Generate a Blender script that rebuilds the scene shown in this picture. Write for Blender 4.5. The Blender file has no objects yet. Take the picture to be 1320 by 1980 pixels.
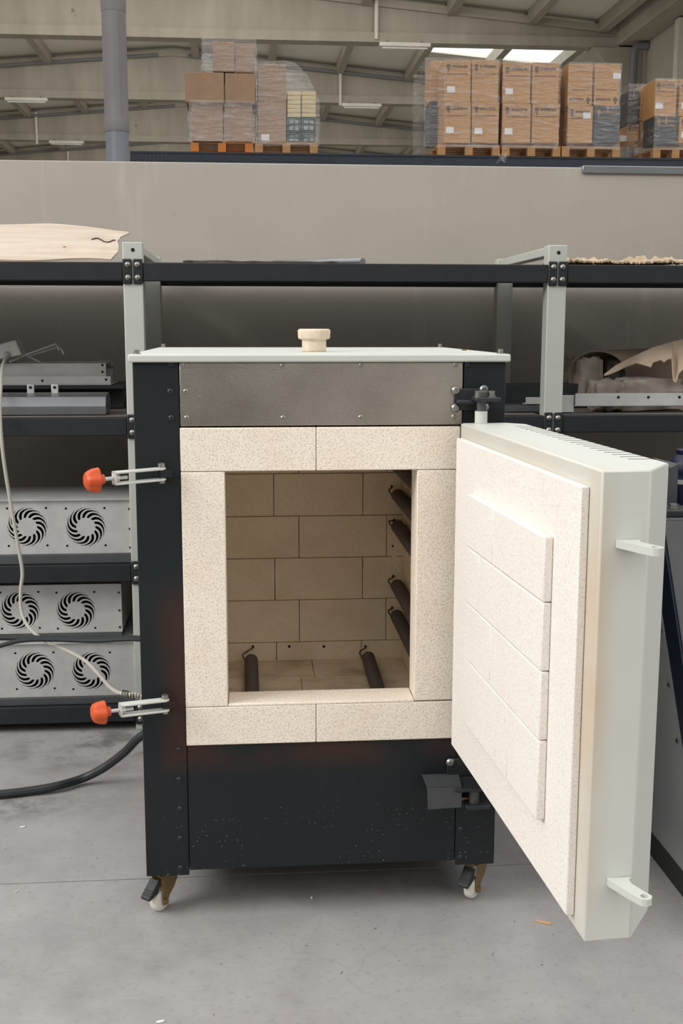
import bpy, bmesh, math, random
from mathutils import Vector, Matrix, noise
random.seed(7)
C = bpy.context.scene.collection
S = bpy.context.scene

# ------------------------------------------------------------------ camera
FPX, YAW, PITCH, ROLL = 2199.39, 0.0827, 0.1612, 0.0013
CAM = Vector((-0.1597, -2.4457, 1.3392))
cy_, sy_, cp_, sp_ = math.cos(YAW), math.sin(YAW), math.cos(PITCH), math.sin(PITCH)
FW = Vector((sy_*cp_, cy_*cp_, -sp_)); R0 = Vector((cy_, -sy_, 0)); U0 = R0.cross(FW)
RT = R0*math.cos(ROLL) + U0*math.sin(ROLL); UP = -R0*math.sin(ROLL) + U0*math.cos(ROLL)
cam = bpy.data.cameras.new('camera'); co = bpy.data.objects.new('camera', cam); C.objects.link(co)
m3 = Matrix((RT, UP, -FW)).transposed()
co.matrix_world = Matrix.Translation(CAM) @ m3.to_4x4()
cam.sensor_fit = 'VERTICAL'; cam.sensor_height = 36; cam.sensor_width = 24
cam.lens = FPX*36/1980; cam.clip_end = 200; cam.clip_start = .05
S.camera = co

# ------------------------------------------------------------------ light
w = bpy.data.worlds.new('sky'); S.world = w; w.use_nodes = True
nt = w.node_tree; bg = nt.nodes['Background']
tc = nt.nodes.new('ShaderNodeTexCoord'); sx = nt.nodes.new('ShaderNodeSeparateXYZ'); rp = nt.nodes.new('ShaderNodeValToRGB')
nt.links.new(tc.outputs['Generated'], sx.inputs[0]); nt.links.new(sx.outputs['Z'], rp.inputs[0]); wn = nt.nodes.new('ShaderNodeTexNoise'); wn.inputs['Scale'].default_value = 1.6; wn.inputs['Detail'].default_value = 2   # uneven surroundings
wr = nt.nodes.new('ShaderNodeMapRange'); wr.inputs[1].default_value = .3; wr.inputs[2].default_value = .7; wr.inputs[3].default_value = .45; wr.inputs[4].default_value = 1.55
wm = nt.nodes.new('ShaderNodeMix'); wm.data_type = 'RGBA'; wm.blend_type = 'MULTIPLY'; wm.inputs[0].default_value = 1
nt.links.new(tc.outputs['Generated'], wn.inputs[0]); nt.links.new(wn.outputs['Fac'], wr.inputs[0]); nt.links.new(rp.outputs[0], wm.inputs[6]); nt.links.new(wr.outputs[0], wm.inputs[7]); nt.links.new(wm.outputs[2], bg.inputs[0])
e = rp.color_ramp.elements
e[0].position = 0.0; e[0].color = (.20, .195, .188, 1)
e[1].position = 1.0; e[1].color = (1.45, 1.45, 1.45, 1)
k = e.new(.22); k.color = (.27, .265, .255, 1)
k = e.new(.50); k.color = (1.05, 1.05, 1.04, 1)
bg.inputs[1].default_value = 1.25

def area(name, loc, target, sx, sy, power, col=(1, 1, 1)):
    l = bpy.data.lights.new(name, 'AREA'); l.shape = 'RECTANGLE'; l.size = sx; l.size_y = sy; l.energy = power; l.color = col
    o = bpy.data.objects.new(name, l); C.objects.link(o); o.location = loc
    o.rotation_euler = (Vector(target)-Vector(loc)).to_track_quat('-Z', 'Y').to_euler()
    return o
area('skylight_left', (-6.0, -2.0, 4.6), (0.2, -.3, .8), 3.2, 2.2, 300, (1, .985, .96))
for i_, y_ in enumerate((15.6, 19.6, 25.1, 30.9, 36.7)):      # added fill lights tucked between the roof beams to brighten the hall
    area('hall_fill', (-1.2, y_, 6.8), (-1.2, y_+2.6, 3.6), 11, 1.1, (150, 190, 190, 190, 190)[i_], (1, .97, .92))
S.view_settings.view_transform = 'Standard'; S.view_settings.look = 'None'
S.view_settings.exposure = 0.0; S.view_settings.gamma = 1.0
S.view_settings.use_curve_mapping = False

# ------------------------------------------------------------------ helpers
def ray(px, py): return FW*FPX + RT*(px-660) - UP*(py-990)
def aY(px, py, Y): d = ray(px, py); return CAM + d*((Y-CAM.y)/d.y)
def aZ(px, py, Z): d = ray(px, py); return CAM + d*((Z-CAM.z)/d.z)
def aX(px, py, X): d = ray(px, py); return CAM + d*((X-CAM.x)/d.x)

W0 = {}
class MB:
    def __init__(s): s.bm = bmesh.new(); s.M = Matrix.Identity(4)
    def _v(s, p): return s.bm.verts.new(s.M @ Vector(p))
    def box(s, x0, x1, y0, y1, z0, z1):
        v = [s._v((x, y, z)) for x in (x0, x1) for y in (y0, y1) for z in (z0, z1)]
        for f in ((0,1,3,2),(4,6,7,5),(0,4,5,1),(2,3,7,6),(0,2,6,4),(1,5,7,3)): s.bm.faces.new([v[i] for i in f])
        return s
    def prism(s, poly, vec):
        vec = Vector(vec); a = [s._v(p) for p in poly]; b = [s._v(Vector(p)+vec) for p in poly]; n = len(poly)
        s.bm.faces.new(a); s.bm.faces.new(b[::-1])
        for i in range(n): s.bm.faces.new((a[i], b[i], b[(i+1) % n], a[(i+1) % n]))
        return s
    def ring(s, c, ax, r, n, ref=None):
        ax = Vector(ax).normalized(); ref = Vector(ref) if ref else (Vector((0, 0, 1)) if abs(ax.z) < .9 else Vector((1, 0, 0)))
        u = ax.cross(ref).normalized(); v = ax.cross(u)
        return [s._v(Vector(c)+u*(r*math.cos(2*math.pi*i/n))+v*(r*math.sin(2*math.pi*i/n))) for i in range(n)]
    def lathe(s, c, ax, prof, n=24, cap=True):
        """prof: (distance along axis, radius)"""
        ax = Vector(ax).normalized(); rings = [s.ring(Vector(c)+ax*d, ax, r, n) for d, r in prof]
        for a, b in zip(rings, rings[1:]):
            for i in range(n): s.bm.faces.new((a[i], a[(i+1) % n], b[(i+1) % n], b[i]))
        if cap: s.bm.faces.new(rings[0][::-1]); s.bm.faces.new(rings[-1])
        return s
    def cyl(s, p, q, r, n=16, r2=None):
        p = Vector(p); q = Vector(q)
        return s.lathe(p, q-p, [(0, r), ((q-p).length, r if r2 is None else r2)], n)
    def tube(s, pts, r, n=8):
        pts = [Vector(p) for p in pts]; N = len(pts); prev = None; rings = []
        for i, p in enumerate(pts):
            t = (pts[min(i+1, N-1)]-pts[max(i-1, 0)]).normalized()
            if prev is None:
                u = t.cross(Vector((0, 0, 1)) if abs(t.z) < .9 else Vector((1, 0, 0))).normalized()
            else:
                u = (prev - t*prev.dot(t)).normalized()
            prev = u; v = t.cross(u)
            rings.append([s._v(p+u*(r*math.cos(2*math.pi*k/n))+v*(r*math.sin(2*math.pi*k/n))) for k in range(n)])
        for a, b in zip(rings, rings[1:]):
            for i in range(n): s.bm.faces.new((a[i], a[(i+1) % n], b[(i+1) % n], b[i]))
        s.bm.faces.new(rings[0][::-1]); s.bm.faces.new(rings[-1])
        return s
    def sheet(s, fn, nu, nv, th):
        """curved board: fn(u, v) -> point; given a real thickness th along the mean normal"""
        P = [[Vector(fn(i/nu, j/nv)) for j in range(nv+1)] for i in range(nu+1)]
        nrm = Vector()
        G = []
        for i in range(nu+1):
            row = []
            for j in range(nv+1):
                du = P[min(i+1, nu)][j]-P[max(i-1, 0)][j]; dv = P[i][min(j+1, nv)]-P[i][max(j-1, 0)]
                nn = du.cross(dv); nn = nn.normalized() if nn.length > 1e-9 else Vector((0, 0, 1))
                row.append((s._v(P[i][j]+nn*th/2), s._v(P[i][j]-nn*th/2)))
            G.append(row)
        F = s.bm.faces.new
        for i in range(nu):
            for j in range(nv):
                F((G[i][j][0], G[i+1][j][0], G[i+1][j+1][0], G[i][j+1][0]))
                F((G[i][j][1], G[i][j+1][1], G[i+1][j+1][1], G[i+1][j][1]))
        for i in range(nu):
            F((G[i][0][0], G[i][0][1], G[i+1][0][1], G[i+1][0][0])); F((G[i][nv][0], G[i+1][nv][0], G[i+1][nv][1], G[i][nv][1]))
        for j in range(nv):
            F((G[0][j][0], G[0][j+1][0], G[0][j+1][1], G[0][j][1])); F((G[nu][j][0], G[nu][j][1], G[nu][j+1][1], G[nu][j+1][0]))
        return s
    def mesh(s, me):
        s.bm.from_mesh(me); return s
    def build(s, name, mat, parent=None, bevel=0, seg=2, smooth=True):
        bm = s.bm; bmesh.ops.recalc_face_normals(bm, faces=bm.faces[:])
        if parent is not None: org = W0[parent.name]
        else:
            xs = [v.co for v in bm.verts]
            org = Vector(((min(p.x for p in xs)+max(p.x for p in xs))/2, (min(p.y for p in xs)+max(p.y for p in xs))/2, min(p.z for p in xs)))
        for v in bm.verts: v.co -= org
        me = bpy.data.meshes.new(name); bm.to_mesh(me); bm.free()
        if smooth:
            for p in me.polygons: p.use_smooth = True
            me.set_sharp_from_angle(angle=.6)
        me.materials.append(mat)
        o = bpy.data.objects.new(name, me); C.objects.link(o)
        W0[o.name] = org
        if parent is not None: o.parent = parent
        else: o.location = org
        if bevel:
            b = o.modifiers.new('bevel', 'BEVEL'); b.width = bevel; b.segments = seg; b.limit_method = 'ANGLE'; b.angle_limit = .7
        return o
def tag(o, label, cat, group=None):
    o['label'] = label; o['category'] = cat
    if group: o['group'] = group
    return o
def thing(name, label, cat, loc, group=None):
    o = bpy.data.objects.new(name, None); C.objects.link(o); o.location = loc; o.empty_display_size = .1
    W0[o.name] = Vector(loc); return tag(o, label, cat, group)
def struct(o): o['kind'] = 'structure'; return o
def spline(pts, per=10):
    P = [Vector(p) for p in pts]; P = [P[0]*2-P[1]]+P+[P[-1]*2-P[-2]]; out = []
    for i in range(1, len(P)-2):
        for k in range(per):
            t = k/per; a, b, c, d = P[i-1:i+3]
            out.append(.5*((2*b)+(c-a)*t+(2*a-5*b+4*c-d)*t*t+(3*b-a-3*c+d)*t**3))
    out.append(P[-2]); return out
def plate2d(outer, holes, th):
    """flat plate in local XY with real holes, thickness th along Z (mesh made through a filled curve)"""
    cu = bpy.data.curves.new('tmp', 'CURVE'); cu.dimensions = '2D'; cu.fill_mode = 'BOTH'; cu.extrude = th/2
    for loop in [outer]+holes:
        sp = cu.splines.new('POLY'); sp.points.add(len(loop)-1); sp.use_cyclic_u = True
        for p, q in zip(sp.points, loop): p.co = (q[0], q[1], 0, 1)
    o = bpy.data.objects.new('tmp', cu); C.objects.link(o)
    dg = bpy.context.evaluated_depsgraph_get(); me = bpy.data.meshes.new_from_object(o.evaluated_get(dg))
    bpy.data.objects.remove(o); bpy.data.curves.remove(cu)
    return me

# ------------------------------------------------------------------ materials
def lin(c):
    f = lambda v: v/12.92 if v <= .04045 else ((v+.055)/1.055)**2.4
    return tuple(f(x/255) for x in c)
class NT:
    def __init__(s, name):
        s.m = bpy.data.materials.new(name); s.m.use_nodes = True; s.t = s.m.node_tree
        s.b = s.t.nodes['Principled BSDF']; s.tc = s.n('ShaderNodeTexCoord'); s.co = s.tc.outputs['Object']
    def n(s, t, **kw):
        x = s.t.nodes.new(t)
        for k, v in kw.items(): setattr(x, k, v)
        return x
    def l(s, a, b): s.t.links.new(a, b)
    def noise(s, scale, detail=3, rough=.55, vec=None, sc3=None):
        x = s.n('ShaderNodeTexNoise'); x.inputs['Scale'].default_value = scale; x.inputs['Detail'].default_value = detail; x.inputs['Roughness'].default_value = rough
        v = vec or s.co
        if sc3:
            mp = s.n('ShaderNodeMapping'); mp.inputs['Scale'].default_value = sc3; s.l(v, mp.inputs[0]); v = mp.outputs[0]
        s.l(v, x.inputs['Vector']); return x.outputs['Fac']
    def ramp(s, fac, stops):
        r = s.n('ShaderNodeValToRGB'); e = r.color_ramp.elements
        while len(e) < len(stops): e.new(.5)
        for k, (p, c) in zip(e, stops):
            k.position = p; k.color = (c, c, c, 1) if isinstance(c, (int, float)) else (*c, 1)
        s.l(fac, r.inputs[0]); return r.outputs[0]
    def mix(s, fac, a, b, mode='MIX'):
        x = s.n('ShaderNodeMix', data_type='RGBA', blend_type=mode)
        for i, v in ((0, fac), (6, a), (7, b)):
            if hasattr(v, 'is_linked'): s.l(v, x.inputs[i])
            elif i == 0: x.inputs[0].default_value = v
            else: x.inputs[i].default_value = (*v, 1)
        return x.outputs[2]
    def math(s, op, a, b=0, clamp=False):
        x = s.n('ShaderNodeMath', operation=op, use_clamp=clamp)
        for i, v in ((0, a), (1, b)):
            if hasattr(v, 'is_linked'): s.l(v, x.inputs[i])
            else: x.inputs[i].default_value = v
        return x.outputs[0]
    def xyz(s, vec=None):
        x = s.n('ShaderNodeSeparateXYZ'); s.l(vec or s.co, x.inputs[0]); return x.outputs
    def col(s, c):
        if hasattr(c, 'is_linked'): s.l(c, s.b.inputs['Base Color'])
        else: s.b.inputs['Base Color'].default_value = (*c, 1)
    def bump(s, h, dist=.001, strength=.5):
        x = s.n('ShaderNodeBump'); x.inputs['Distance'].default_value = dist; x.inputs['Strength'].default_value = strength
        s.l(h, x.inputs['Height']); s.l(x.outputs[0], s.b.inputs['Normal'])
    def set(s, rough=.5, metal=0, spec=.5):
        s.b.inputs['Roughness'].default_value = rough; s.b.inputs['Metallic'].default_value = metal; s.b.inputs['Specular IOR Level'].default_value = spec
    def out(s): return s.m
def mat(name, rgb, rough=.5, metal=0, var=.08, vs=6, bump=0, bs=150, spec=.5, detail=4):
    t = NT(name); c = lin(rgb)
    f = t.noise(vs, detail)
    t.col(t.mix(t.ramp(f, [(.3, 0), (.7, 1)]), tuple(x*(1-var) for x in c), tuple(min(1, x*(1+var)) for x in c)))
    t.set(rough, metal, spec)
    if bump: t.bump(t.noise(bs, 3), .001, bump)
    return t.out()

def brick_mat(name, rgb, stain=(190, 150, 110), amt=.25, pit=1.0):
    t = NT(name); c = lin(rgb)
    fine = t.noise(260, 2, .6); big = t.noise(7, 3)
    base = t.mix(t.ramp(big, [(.45, 0), (.8, 1)]), c, tuple(a*(1-amt)+b*amt for a, b in zip(c, lin(stain))))
    pits = t.ramp(fine, [(.36, 0), (.50, 1)])
    base = t.mix(t.math('MULTIPLY', t.math('SUBTRACT', 1, pits), .55*pit), base, tuple(x*.5 for x in c))
    t.col(base); t.set(.95, 0, .1)
    t.bump(fine, .0025, .5*pit); return t.out()
M = {}
M['brick'] = brick_mat('firebrick', (248, 236, 220), (225, 190, 150))
M['brick_in'] = brick_mat('firebrick_fired', (246, 230, 204), (190, 150, 115), .25, .45)
M['brick_fl'] = brick_mat('firebrick_floor', (240, 222, 194), (120, 84, 58), .75, .5)
M['brick_door'] = brick_mat('firebrick_clean', (242, 236, 228), (228, 200, 165), .12, .55)
M['white'] = mat('light_grey_paint', (204, 206, 198), .42, var=.03, bump=.05, bs=300)
M['post'] = mat('grey_post_paint', (188, 190, 182), .45, var=.05, bump=.05)
M['beam'] = mat('black_beam_paint', (36, 39, 42), .5, var=.1, vs=20, bump=.08, spec=.35)
M['blackmetal'] = mat('black_steel', (38, 41, 43), .45, var=.1)
M['darksteel'] = mat('dark_steel', (82, 84, 86), .5, .3, var=.12)
M['zinc'] = mat('galvanised_sheet', (196, 196, 193), .45, .3, var=.1, vs=14, bump=.04, bs=60)
M['alu'] = mat('aluminium', (150, 152, 154), .3, .85, var=.06)
M['bolt'] = mat('bolt_steel', (158, 156, 149), .38, .9, var=.1)
M['boltblk'] = mat('bolt_black', (52, 55, 58), .4, .4, var=.1)
M['hole'] = mat('dark_hole', (12, 11, 10), .9)
M['coil'] = mat('element_wire', (92, 82, 74), .55, .55, var=.15, vs=60)
M['orange'] = mat('orange_plastic', (206, 80, 28), .45, var=.03)
M['gold'] = mat('yellow_zinc', (152, 130, 92), .35, .75, var=.12, vs=40)
M['nylon'] = mat('white_nylon', (222, 218, 205), .4, var=.04)
M['rubber'] = mat('black_rubber', (44, 44, 45), .6, var=.08)
M['greycable'] = mat('grey_cable', (178, 174, 162), .5)
M['blackcable'] = mat('black_cable', (36, 38, 40), .5)
M['ceramic'] = mat('plug_ceramic', (222, 205, 182), .9, var=.12, vs=40, bump=.3, bs=400)
M['ply'] = None
M['wood_orange'] = mat('pallet_orange', (196, 120, 52), .7, var=.1)
M['wood'] = mat('pallet_wood', (176, 132, 88), .8, var=.15)
M['rackblue'] = mat('dark_blue_steel', (46, 55, 66), .5, var=.08)
M['tubegrey'] = mat('grey_duct', (128, 124, 126), .55, var=.06, vs=4)
M['tubegrey2'] = mat('grey_pipe_smooth', (124, 128, 134), .45, var=.04)
M['lampwhite'] = mat('lamp_white', (225, 220, 208), .5)
M['sticker'] = mat('paper_sticker', (232, 232, 230), .6)
M['ink'] = mat('print_ink', (92, 66, 44), .8)
M['inkgold'] = mat('print_gold', (150, 118, 78), .8)
M['greycard'] = mat('dark_carton', (62, 62, 66), .6, var=.06)
M['crate_y'] = mat('pale_crate', (212, 192, 146), .7, var=.06)
M['crate_g'] = mat('green_crate', (58, 84, 78), .6)
M['glass_g'] = mat('bottle_pack', (176, 186, 190), .3, var=.15, vs=30)
M['navy'] = mat('navy_paint', (16, 30, 48), .4)
M['slate'] = mat('dark_grey_sheet', (84, 84, 86), .7, var=.12, vs=12, bump=.2)
M['panelgrey'] = mat('grey_side_panel', (150, 152, 150), .5, var=.05)
M['blue'] = mat('blue_motor', (16, 24, 52), .4)
M['chip'] = mat('wood_chip', (205, 165, 120), .8)
M['white_chip'] = mat('white_chip', (230, 230, 225), .8)
M['wool'] = mat('mineral_wool', (150, 140, 130), 1, var=.2, vs=18, bump=.8, bs=70, spec=.1)
M['rollbrown'] = mat('brown_board', (140, 124, 108), .85, var=.08)
M['tear'] = mat('torn_paper', (206, 184, 160), .9, var=.12, vs=10)
M['torncard'] = mat('torn_card', (190, 168, 140), .9, var=.2, vs=12)
M['darkcard'] = mat('dark_card', (78, 66, 56), .8, var=.2)
M['scorch'] = mat('oxide', (150, 92, 46), .9, var=.2, vs=30)

def card_mat(name, rgb):
    t = NT(name); c = lin(rgb); f = t.noise(3, 3); g = t.noise(60, 2, sc3=(1, 1, .15))
    b = t.mix(t.ramp(f, [(.3, 0), (.7, 1)]), tuple(x*.9 for x in c), tuple(x*1.08 for x in c))
    t.col(t.mix(t.math('MULTIPLY', t.ramp(g, [(.4, 0), (.7, 1)]), .15), b, tuple(x*.7 for x in c))); t.set(.8, 0, .2); return t.out()
M['card'] = card_mat('cardboard', (192, 146, 96)); M['card2'] = card_mat('cardboard_pale', (162, 134, 110))

def ply_mat():
    t = NT('plywood'); f = t.noise(5, 4, sc3=(.5, 6, 14)); g = t.noise(9, 3)
    b = t.mix(t.ramp(f, [(.35, 0), (.65, 1)]), lin((190, 174, 155)), lin((206, 192, 176)))
    t.col(t.mix(t.math('MULTIPLY', t.ramp(g, [(.55, 0), (.75, 1)]), .3), b, lin((172, 146, 120)))); t.set(.75, 0, .2); t.bump(f, .003, .3); return t.out()
M['ply'] = ply_mat()

def casing_mat():
    """near black enamel with chips low down and brown heat tint beside the bricks"""
    t = NT('black_casing'); g = t.tc.outputs['Object']; X, Y, Z = t.xyz(g)
    base = t.mix(t.noise(5, 4), lin((23, 29, 31)), lin((31, 37, 39)))
    # heat tint: ring just outside the brick frame (kiln local coordinates)
    ax = t.math('SUBTRACT', t.math('ABSOLUTE', X), .30); az = t.math('SUBTRACT', .417, Z)
    d = t.math('MAXIMUM', ax, az)
    ring = t.ramp(t.math('MULTIPLY', d, 10, True), [(0, 1), (.25, .85), (.75, 0)])
    n1 = t.ramp(t.noise(4.5, 2), [(.42, 0), (.62, 1)])
    low = t.ramp(t.math('ADD', Z, 0), [(.28, 0), (.36, 1), (.72, 1), (.80, 0)])
    base = t.mix(t.math('MULTIPLY', t.math('MULTIPLY', ring, n1), t.math('MULTIPLY', low, .6)), base, lin((74, 42, 28)))
    # paint chips
    v = t.n('ShaderNodeTexVoronoi', voronoi_dimensions='2D'); v.inputs['Scale'].default_value = 80
    xz = t.n('ShaderNodeCombineXYZ'); t.l(t.math('ADD', X, Y), xz.inputs[0]); t.l(Z, xz.inputs[1]); t.l(xz.outputs[0], v.inputs['Vector'])
    sp = t.ramp(v.outputs['Distance'], [(.05, 1), (.085, 0)])
    few = t.ramp(v.outputs['Color'], [(.58, 0), (.82, 1)])
    zz = t.ramp(Z, [(.12, 1), (.20, .75), (.36, 0)])
    nn = t.ramp(t.noise(13, 2), [(.46, 0), (.56, 1)])
    base = t.mix(t.math('MULTIPLY', t.math('MULTIPLY', sp, few), t.math('MULTIPLY', zz, nn)), base, lin((190, 190, 185)))
    t.col(base); t.set(.5, 0, .3); t.bump(t.noise(350, 2), .0006, .12); return t.out()
M['casing'] = casing_mat()

def stainless_mat():
    t = NT('stainless'); f = t.noise(420, 2, sc3=(1, 1, 1)); g = t.noise(4, 3)
    t.col(t.mix(g, lin((150, 142, 132)), lin((182, 175, 166)))); t.set(.33, 1.0)
    t.l(t.ramp(g, [(.3, .28), (.7, .42)]), t.b.inputs['Roughness'])
    h = t.math('ADD', t.math('MULTIPLY', f, .12), t.noise(5, 2))
    t.bump(h, .02, .35); return t.out()
M['stainless'] = stainless_mat()

def wall_mat(name, rgb, rough=.85):
    t = NT(name); c = lin(rgb); a = t.noise(1.4, 5, .6); b = t.noise(22, 5, .65); s = t.noise(1.0, 4, .6, sc3=(9, 9, 1.4))
    col = t.mix(t.ramp(a, [(.3, 0), (.7, 1)]), tuple(x*.93 for x in c), tuple(x*1.06 for x in c))
    col = t.mix(t.math('MULTIPLY', t.ramp(s, [(.60, 0), (.72, 1)]), .35), col, tuple(min(1, x*1.35) for x in c))
    col = t.mix(t.math('MULTIPLY', t.ramp(b, [(.68, 0), (.76, 1)]), .35), col, tuple(x*.6 for x in c))
    t.col(col); t.set(rough, 0, .2); t.bump(b, .001, .15); return t.out()
M['wall'] = wall_mat('partition_concrete', (178, 171, 161))
M['hallwall'] = wall_mat('hall_panel', (188, 182, 170))

def concrete_mat():
    t = NT('precast_concrete'); c = lin((186, 179, 165)); s = t.noise(1.0, 5, .6, sc3=(2.2, 1, .5)); a = t.noise(.5, 4); k = t.noise(3.5, 3)
    col = t.mix(t.ramp(s, [(.3, 0), (.7, 1)]), tuple(x*.78 for x in c), tuple(x*1.05 for x in c))
    col = t.mix(t.math('MULTIPLY', t.ramp(a, [(.4, 0), (.65, 1)]), .25), col, lin((140, 132, 118)))
    col = t.mix(t.math('MULTIPLY', t.ramp(k, [(.72, 0), (.78, 1)]), .6), col, lin((92, 84, 72)))
    t.col(col); t.set(.9, 0, .15); return t.out()
M['concrete'] = concrete_mat()
M['skylight'] = NT('skylight_pane').m; _b = M['skylight'].node_tree.nodes['Principled BSDF']; _b.inputs['Emission Color'].default_value = (.93, 1, .97, 1); _b.inputs['Emission Strength'].default_value = 1.7
M['roof'] = mat('roof_panel', (232, 228, 216), .8, var=.04, vs=1)
M['roofbar'] = mat('grey_rail', (120, 122, 124), .5)

def floor_mat():
    t = NT('concrete_floor'); t.co = t.n('ShaderNodeNewGeometry').outputs['Position']; X, Y, Z = t.xyz()
    a = t.noise(1.6, 6, .62); b = t.noise(9, 5, .6); f = t.noise(60, 4, .6)
    col = t.mix(t.ramp(a, [(.3, 0), (.7, 1)]), lin((134, 130, 128)), lin((170, 167, 165)))
    col = t.mix(t.math('MULTIPLY', t.ramp(b, [(.35, 0), (.7, 1)]), .35), col, lin((176, 173, 170)))
    col = t.mix(t.math('MULTIPLY', t.ramp(f, [(.3, 1), (.45, 0)]), .25), col, lin((110, 106, 104)))
    # dark pock marks
    v = t.n('ShaderNodeTexVoronoi', voronoi_dimensions='2D'); v.inputs['Scale'].default_value = 17; wj = t.n('ShaderNodeTexNoise'); wj.inputs['Scale'].default_value = 40; t.l(t.co, wj.inputs['Vector']); vj_ = t.n('ShaderNodeVectorMath', operation='SCALE'); vj_.inputs[3].default_value = .03; t.l(wj.outputs['Color'], vj_.inputs[0]); va = t.n('ShaderNodeVectorMath', operation='ADD'); t.l(t.co, va.inputs[0]); t.l(vj_.outputs[0], va.inputs[1]); t.l(va.outputs[0], v.inputs['Vector'])
    sp = t.math('MULTIPLY', t.ramp(v.outputs['Distance'], [(.022, 1), (.045, 0)]), t.math('MULTIPLY', t.ramp(v.outputs['Color'], [(.5, 0), (.7, 1)]), t.ramp(t.noise(2.6, 3), [(.42, 0), (.56, 1)])))
    col = t.mix(t.math('MULTIPLY', sp, .75), col, lin((70, 66, 64)))
    # oily stains left of the kiln, in front of the shelving
    dx = t.math('ADD', X, .64); dy = t.math('SUBTRACT', Y, 1.12)
    d = t.math('SQRT', t.math('ADD', t.math('MULTIPLY', dx, dx), t.math('MULTIPLY', t.math('MULTIPLY', dy, dy), 2.2)))
    st = t.math('MULTIPLY', t.ramp(d, [(.12, 1), (.42, 0)]), t.ramp(t.noise(7, 6, .7), [(.46, 0), (.62, 1)]))
    col = t.mix(t.math('MULTIPLY', st, .62), col, lin((78, 70, 66)))
    dx = t.math('ADD', X, .86); dy = t.math('SUBTRACT', Y, .66)
    d = t.math('SQRT', t.math('ADD', t.math('MULTIPLY', dx, dx), t.math('MULTIPLY', t.math('MULTIPLY', dy, dy), 5)))
    st = t.math('MULTIPLY', t.ramp(d, [(.05, 1), (.3, 0)]), t.ramp(t.noise(11, 6, .7), [(.44, 0), (.6, 1)]))
    col = t.mix(t.math('MULTIPLY', st, .6), col, lin((84, 76, 72)))
    # hairline cracks and pale scratches
    cr = t.n('ShaderNodeTexVoronoi', feature='DISTANCE_TO_EDGE'); cr.inputs['Scale'].default_value = 1.5
    wv = t.n('ShaderNodeVectorMath', operation='ADD'); nz = t.n('ShaderNodeTexNoise'); nz.inputs['Scale'].default_value = 3.5
    t.l(t.co, nz.inputs['Vector']); sc = t.n('ShaderNodeVectorMath', operation='SCALE'); sc.inputs[3].default_value = .35
    t.l(nz.outputs['Color'], sc.inputs[0]); t.l(t.co, wv.inputs[0]); t.l(sc.outputs[0], wv.inputs[1]); t.l(wv.outputs[0], cr.inputs['Vector'])
    ck = t.math('MULTIPLY', t.ramp(cr.outputs['Distance'], [(.0015, 1), (.004, 0)]), t.ramp(t.noise(2.2, 2), [(.52, 0), (.6, 1)]))
    col = t.mix(t.math('MULTIPLY', ck, .12), col, lin((88, 84, 82)))
    sc2 = t.noise(6, 3, .5, sc3=(1, 22, 1)); col = t.mix(t.math('MULTIPLY', t.ramp(sc2, [(.66, 0), (.72, 1)]), .3), col, lin((196, 194, 190)))
    t.col(col); t.set(.55, 0, .35); t.l(t.ramp(b, [(.3, .45), (.7, .7)]), t.b.inputs['Roughness']); t.bump(f, .001, .25); return t.out()
M['floor'] = floor_mat()

def door_paint():
    """light grey enamel, yellowed by heat near the brick side (object coordinates: kiln origin)"""
    t = NT('door_paint'); n1 = t.noise(5, 3)
    col = t.mix(t.noise(3, 3), lin((206, 207, 198)), lin((215, 216, 208)))
    X, Y, Z = t.xyz(); X2 = t.math('ADD', X, t.math('MULTIPLY', Y, .064))
    d = t.ramp(t.math('MULTIPLY', t.math('SUBTRACT', X2, .262), 12, True), [(0, 1), (.10, .8), (.42, 0)])
    d = t.math('MULTIPLY', d, t.ramp(t.math('MULTIPLY', Z, .8), [(.32, .25), (.5, .8), (.66, 1), (.82, .7), (.904, .25)]))
    col = t.mix(t.math('MULTIPLY', t.math('MULTIPLY', d, t.ramp(n1, [(.35, .2), (.65, 1)])), .85), col, lin((206, 182, 153)))
    t.col(col); t.set(.42, 0, .45); t.bump(t.noise(250, 2), .0006, .08); return t.out()
M['door'] = door_paint()

def wrap_mat():
    t = NT('stretch_film'); o = t.t.nodes['Material Output']
    tr = t.n('ShaderNodeBsdfTransparent'); gl = t.n('ShaderNodeBsdfGlossy'); df = t.n('ShaderNodeBsdfDiffuse')
    gl.inputs['Roughness'].default_value = .18; gl.inputs['Color'].default_value = (1, 1, 1, 1); df.inputs['Color'].default_value = (.72, .70, .68, 1)
    s = t.noise(5, 4, .6, sc3=(1, 1, 4.5)); bp = t.n('ShaderNodeBump'); bp.inputs['Distance'].default_value = .06; bp.inputs['Strength'].default_value = .8
    t.l(s, bp.inputs['Height']); t.l(bp.outputs[0], gl.inputs['Normal'])
    m1 = t.n('ShaderNodeMixShader'); m2 = t.n('ShaderNodeMixShader')
    t.l(t.ramp(s, [(.54, .02), (.78, .42)]), m1.inputs[0]); t.l(tr.outputs[0], m1.inputs[1]); t.l(df.outputs[0], m1.inputs[2])
    m2.inputs[0].default_value = .10; t.l(m1.outputs[0], m2.inputs[1]); t.l(gl.outputs[0], m2.inputs[2]); t.l(m2.outputs[0], o.inputs['Surface'])
    return t.out()
M['wrap'] = wrap_mat()

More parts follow.
